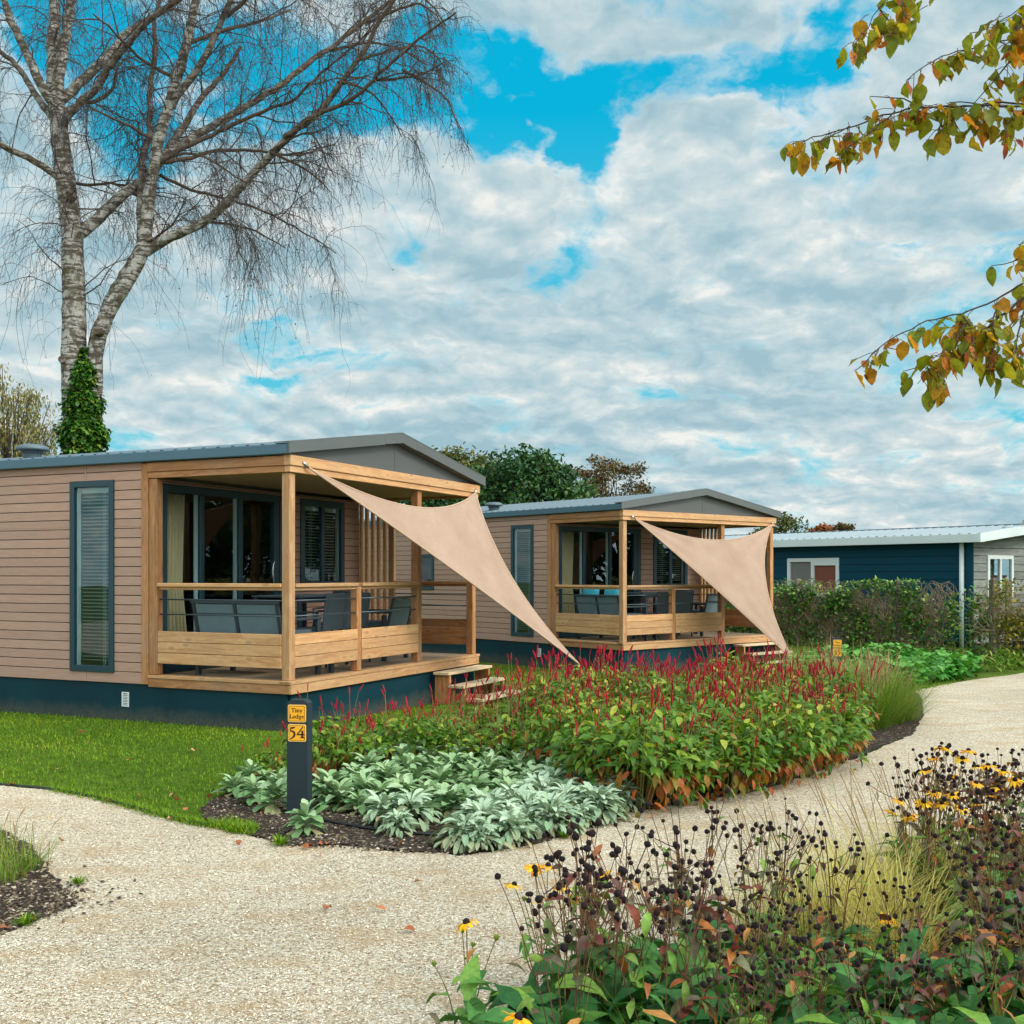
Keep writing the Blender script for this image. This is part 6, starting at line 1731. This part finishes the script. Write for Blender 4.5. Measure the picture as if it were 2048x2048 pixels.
# left bed tufts
TF = tuft('grass_tuft', 110, .21, .5, 'airy', -.5, .004, 61, 6, .26, rn=(.1, .95))
for (px, py, s), lab in zip([(50, 1738, 1.05), (2, 1764, 1.0), (-8, 1716, 1.1)], ['wispy green grass tuft standing free in the bare soil at left', 'low grass tuft cut by the left edge, nearer the camera', 'brownish grass tuft at the left edge behind the other two']):
    g = G(px, py); place(TF, used, g[0], g[1], random.uniform(0, 6), s, lab, 'grass tuft')
WD_ = tuft('weed_tuft', 60, .055, .9, 'grass', -.9, .006, 71, r0=.02)
for px, py, lab in ((157, 1768, 'tiny green weed growing alone in the gravel'), (560, 1690, 'small green weed at the edge of the soil near the post'), (880, 1692, 'small green weed at the tip of the silver plants'), (1130, 1675, 'small yellow green weed under the silver plants at the path'), (50, 1850, 'small weed at the lower rim of the left soil bed'), (1240, 1628, 'small weed between silver plants and red flower bed')):
    g = G(px, py); place(WD_, used, g[0], g[1], random.uniform(0, 6), random.uniform(.8, 1.5), lab, 'weed')
# drip hose
h = MB(); h.tube([G(*p) + (0, 0, .014) for p in ((540, 1622), (610, 1634), (677, 1650), (721, 1658), (800, 1669), (861, 1673), (905, 1674), (960, 1660), (1030, 1640))], .009, 7)
tag(h.build('garden_hose', M['hose']), 'black drip hose lying on the soil under the grey plants', 'hose')
# fallen leaves
def fallen_mesh(seed):
    rs = np.random.default_rng(seed); mb = MB()
    leaves(mb, [(-.035, 0, .004)], 0, .25, -.5 + rs.normal(0, .4), .075, .05, [.3, .9, 1.0, .7, .35, .04], .35, rs.normal(0, .3), .5, 0, .2)
    return mb.mesh('fallen_leaf', M['fallen'])
FL = [fallen_mesh(s) for s in range(5)]
sets = {'gravel': [(25, 1572), (121, 1686), (478, 1688), (655, 1820), (835, 1767), (762, 1824), (818, 1864), (1708, 1545), (340, 1640), (1302, 1640), (640, 1712), (216, 1605)],
        'lawn': [(256, 1523), (384, 1503), (345, 1593), (351, 1603), (372, 1622), (281, 1596), (162, 1468), (112, 1540)],
        'soil': [(95, 1731), (45, 1757), (10, 1862), (65, 1847), (28, 1700), (420, 1596), (445, 1603), (524, 1629), (620, 1694), (640, 1692), (655, 1690), (610, 1697), (802, 1692), (905, 1650), (915, 1662), (925, 1648), (1003, 1695), (1173, 1652), (1130, 1664), (1060, 1684), (1420, 1592), (1490, 1582), (1560, 1566), (1300, 1612), (1350, 1606)]}
for where, lst in sets.items():
    for i, (px, py) in enumerate(lst):
        g = G(px, py); o = link('fallen_leaf', FL[random.randint(0, 4)], None, (g[0], g[1], .010)); o.rotation_euler = (random.gauss(0, .25), random.gauss(0, .25), random.uniform(0, 6.28)); s = random.uniform(.5, .95) * (1.6 if 900 < px < 930 else 1); o.scale = (s, s, s)
        tag(o, {'gravel': 'curled orange leaf fallen on the pale gravel path', 'lawn': 'small brown leaf fallen on the green lawn', 'soil': 'orange brown leaf fallen on dark soil at a bed edge'}[where], 'fallen leaf', 'fallen leaves on the ' + where)

# ------------------------------------------------------------------ what stands behind the viewer (seen in the panes)
tree('tree', -9, -13, 9, 7, 2.0, 'oakleaf', 'dense dark tree behind the viewer reflected in the panes', n_leaf=5000, lsize=.4, clumps=60, seed=71, zb=0, group='trees behind the viewer')
tree('tree', 9, -16, 10, 8, 2.0, 'olive', 'olive tree behind the viewer reflected in the panes', n_leaf=5000, lsize=.4, clumps=60, seed=72, zb=0, group='trees behind the viewer')
tree('tree', 21.5, 25.5, 6.5, 7, .6, 'oakleaf', 'dense tree right of the cottage, reflected in the nearer lodge doors', n_leaf=5000, lsize=.35, clumps=60, seed=74, zb=-.15, group='trees off to the right')
tree('tree', 26, 30, 8, 8, .6, 'olive', 'olive tree right of the cottage, reflected in the nearer lodge doors', n_leaf=5000, lsize=.35, clumps=60, seed=75, zb=-.15, group='trees off to the right')
tree('tree', 21, 20.2, 5.5, 6, .4, 'oakleaf', 'dense low tree far right, reflected in the farther lodge doors', n_leaf=5000, lsize=.35, clumps=60, seed=76, zb=-.15, group='trees off to the right')
tree('tree', 24, -4, 9, 8, 2.0, 'oakleaf', 'dark tree right of the viewer reflected in the panes', n_leaf=5000, lsize=.4, clumps=60, seed=73, zb=0, group='trees behind the viewer')
hs = empty('orange_roofed_house', (17, -9, 0), R(30), 'house with orange roof behind the viewer', 'house')
w = MB(); w.box(-4, 4, -3, 3, 0, 2.6, .01); w.build('wall', M['siding'], hs)
w = MB(); w.prism([(-3.4, 2.6), (3.4, 2.6), (0, 5.0)], 0, -4.3, 4.3); w.build('roof', M['brickroof'], hs)
w = MB(); w.box(-1, 1, 3.001, 3.05, .9, 2.1, .01); w.build('window', M['white'], hs)

# ------------------------------------------------------------------ sky, sun, camera
SUN_EL, SUN_AZ = R(38), R(112)
world = bpy.data.worlds.new('World'); sc.world = world; world.use_nodes = True
wt = world.node_tree; wt.nodes.clear(); nt = NT(wt)
sky = nt.n('ShaderNodeTexSky', dict(sky_type='NISHITA', sun_disc=False, sun_elevation=SUN_EL, sun_rotation=SUN_AZ, air_density=1.0, dust_density=0.6, ozone_density=2.0)).outputs[0]
d = nt.n('ShaderNodeTexCoord').outputs['Generated']
sx = nt.n('ShaderNodeSeparateXYZ', Vector=d)
hh = nt.math('SQRT', nt.math('ADD', nt.math('MULTIPLY', sx.outputs[0], sx.outputs[0]), nt.math('MULTIPLY', sx.outputs[1], sx.outputs[1])))
hh = nt.math('MAXIMUM', hh, 0.02)
el = nt.math('MAXIMUM', nt.math('DIVIDE', sx.outputs[2], hh), 0.0)
C0 = 0.30
den = nt.math('MULTIPLY', nt.math('ADD', el, C0), hh)
px_ = nt.math('DIVIDE', sx.outputs[0], den); py_ = nt.math('DIVIDE', sx.outputs[1], den)
p = nt.n('ShaderNodeCombineXYZ', X=px_, Y=nt.math('MULTIPLY', py_, 0.95), Z=0.37).outputs[0]
def ppos(px, py):
    x, z = (px - CX) / F, (HY - py) / F; h_ = math.hypot(x, 1.0); e_ = z / h_
    return x / h_ / (e_ + C0), 0.95 / h_ / (e_ + C0), e_
def centred(v, a): return nt.vmath('MULTIPLY', nt.vmath('SUBTRACT', v, (.5, .5, .5)), (a, a, a))
warp = nt.noise(p, 4.0, 3, 0.55, out=1)
warp2 = nt.noise(p, 20.0, 4, 0.6, out=1)
pw = nt.vmath('ADD', nt.vmath('ADD', p, centred(warp, .24)), centred(warp2, .07))
sw = nt.n('ShaderNodeSeparateXYZ', Vector=pw)
hole = None
for hx, hy, rx, ry, st in [(985, 95, 150, 80, .95), (1200, 165, 280, 62, .95), (1430, 178, 250, 70, 1), (1610, 160, 140, 75, .9), (1690, 55, 90, 90, .9), (950, 230, 90, 120, .9), (1135, 275, 90, 70, 1), (860, 130, 110, 120, .9), (760, 210, 180, 110, .9), (560, 150, 240, 170, .75), (260, 190, 170, 230, .9), (330, 60, 260, 110, .8), (70, 60, 170, 110, .8), (520, 672, 100, 34, .66), (600, 712, 110, 22, .5), (270, 882, 170, 26, .55), (1500, 275, 60, 40, .6), (2010, 832, 90, 20, .5), (620, 760, 120, 15, .4), (2030, 470, 60, 20, .55), (1330, 790, 100, 14, .4)]:
    cx, cy, e_ = ppos(hx, hy); ax = .9 * rx / F / (e_ + C0); ay = 0.95 * ry / F / (e_ + C0) ** 2
    dx = nt.math('DIVIDE', nt.math('SUBTRACT', sw.outputs[0], cx), ax); dy = nt.math('DIVIDE', nt.math('SUBTRACT', sw.outputs[1], cy), ay)
    q = nt.math('ADD', nt.math('MULTIPLY', dx, dx), nt.math('MULTIPLY', dy, dy))
    g = nt.math('MULTIPLY', nt.mapr(q, 0.0, 1.6, 1, 0, True), st)
    hole = g if hole is None else nt.math('MAXIMUM', hole, g)
n1 = nt.noise(pw, 5.0, 8, 0.58)
dens = nt.math('SUBTRACT', nt.math('ADD', nt.math('MULTIPLY', n1, 1.8), -0.20), nt.math('MULTIPLY', hole, 0.45))
alpha = nt.mapr(dens, 0.28, 0.68, 0, 1, True)
# tops of the billows are lit, their undersides grey blue
pc = nt.vmath('ADD', p, centred(warp, .09))
c1 = nt.noise(pc, 7.0, 5, 0.52); c2 = nt.noise(nt.vmath('ADD', pc, (.010, -.05, 0)), 7.0, 5, 0.52)
f1 = nt.noise(pw, 16.0, 5, 0.55); f2 = nt.noise(nt.vmath('ADD', pw, (.006, -.022, 0)), 16.0, 5, 0.55)
soft = nt.noise(nt.scalev(pc, .8, 1.5, 1), 2.2, 3, 0.5)
lit = nt.math('ADD', nt.math('MULTIPLY', nt.math('SUBTRACT', c1, c2), 2.3), nt.math('MULTIPLY', nt.math('SUBTRACT', f1, f2), 0.85))
shade = nt.math('ADD', nt.math('ADD', lit, 0.52), nt.math('MULTIPLY', nt.math('SUBTRACT', soft, .5), 1.5))
thin = nt.mapr(dens, 0.42, 0.72, 0.42, -0.14)
shade = nt.math('ADD', shade, thin, clamp=True)
X10 = lambda c, f=1.0: (c[0] * 10 * f, c[1] * 10 * f, c[2] * 10 * f, 1)
cc = nt.ramp(shade, [(0.0, S(156, 189, 201)), (0.42, S(184, 206, 213)), (0.75, S(210, 221, 222)), (1.0, S(238, 238, 233))])
cc = nt.mix(1.0, cc, (8.6, 8.6, 8.6, 1), 'MULTIPLY')
# overcast brighter round the hidden sun; whole sky behind viewer raised as added fill
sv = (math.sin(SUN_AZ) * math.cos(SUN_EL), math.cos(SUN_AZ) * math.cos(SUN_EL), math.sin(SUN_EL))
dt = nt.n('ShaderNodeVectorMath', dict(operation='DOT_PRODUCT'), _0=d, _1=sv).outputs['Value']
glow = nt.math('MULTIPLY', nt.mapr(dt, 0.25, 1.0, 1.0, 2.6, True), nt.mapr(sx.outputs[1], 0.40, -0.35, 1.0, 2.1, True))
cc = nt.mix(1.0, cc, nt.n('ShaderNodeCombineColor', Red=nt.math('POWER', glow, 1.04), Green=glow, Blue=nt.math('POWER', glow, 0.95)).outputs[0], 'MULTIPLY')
blue = nt.mix(0.92, nt.mix(1.0, sky, (0.25, 0.9, 1.35, 1), 'MULTIPLY'), X10(S(0, 182, 222), .82))
hz = nt.mapr(el, 0.05, 0.42, 1, 0)
blue = nt.mix(nt.math('MULTIPLY', hz, .8), blue, X10(S(120, 214, 228), .82))
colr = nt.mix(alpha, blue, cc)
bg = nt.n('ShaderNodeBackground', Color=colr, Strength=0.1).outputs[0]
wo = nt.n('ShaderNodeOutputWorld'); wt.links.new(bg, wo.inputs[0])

sl = bpy.data.lights.new('sun', 'SUN'); sl.energy = 1.5; sl.angle = R(11); sl.color = (1.0, 0.93, 0.82)
so = link('sun', sl); so.rotation_euler = Vector(sv).to_track_quat('Z', 'Y').to_euler(); so.location = (0, 0, 30)

cam = bpy.data.cameras.new('camera'); co = link('camera', cam)
co.location = (0, 0, EYE); co.rotation_euler = (R(90), 0, 0)
cam.sensor_width = 36; cam.lens = F / 2048 * 36; cam.shift_y = (HY - 1024) / 2048; cam.clip_end = 2000; cam.clip_start = .05
sc.camera = co
sc.view_settings.view_transform = 'Standard'; sc.view_settings.look = 'None'; sc.view_settings.exposure = 0.30; sc.view_settings.gamma = 1
sc.render.engine = 'CYCLES'
sc.cycles.max_bounces = 8; sc.cycles.diffuse_bounces = 3; sc.cycles.glossy_bounces = 3; sc.cycles.transparent_max_bounces = 12; sc.cycles.transmission_bounces = 4
sc.cycles.caustics_reflective = False; sc.cycles.caustics_refractive = False
sc.cycles.use_denoising = True
print('objects', len(bpy.data.objects))
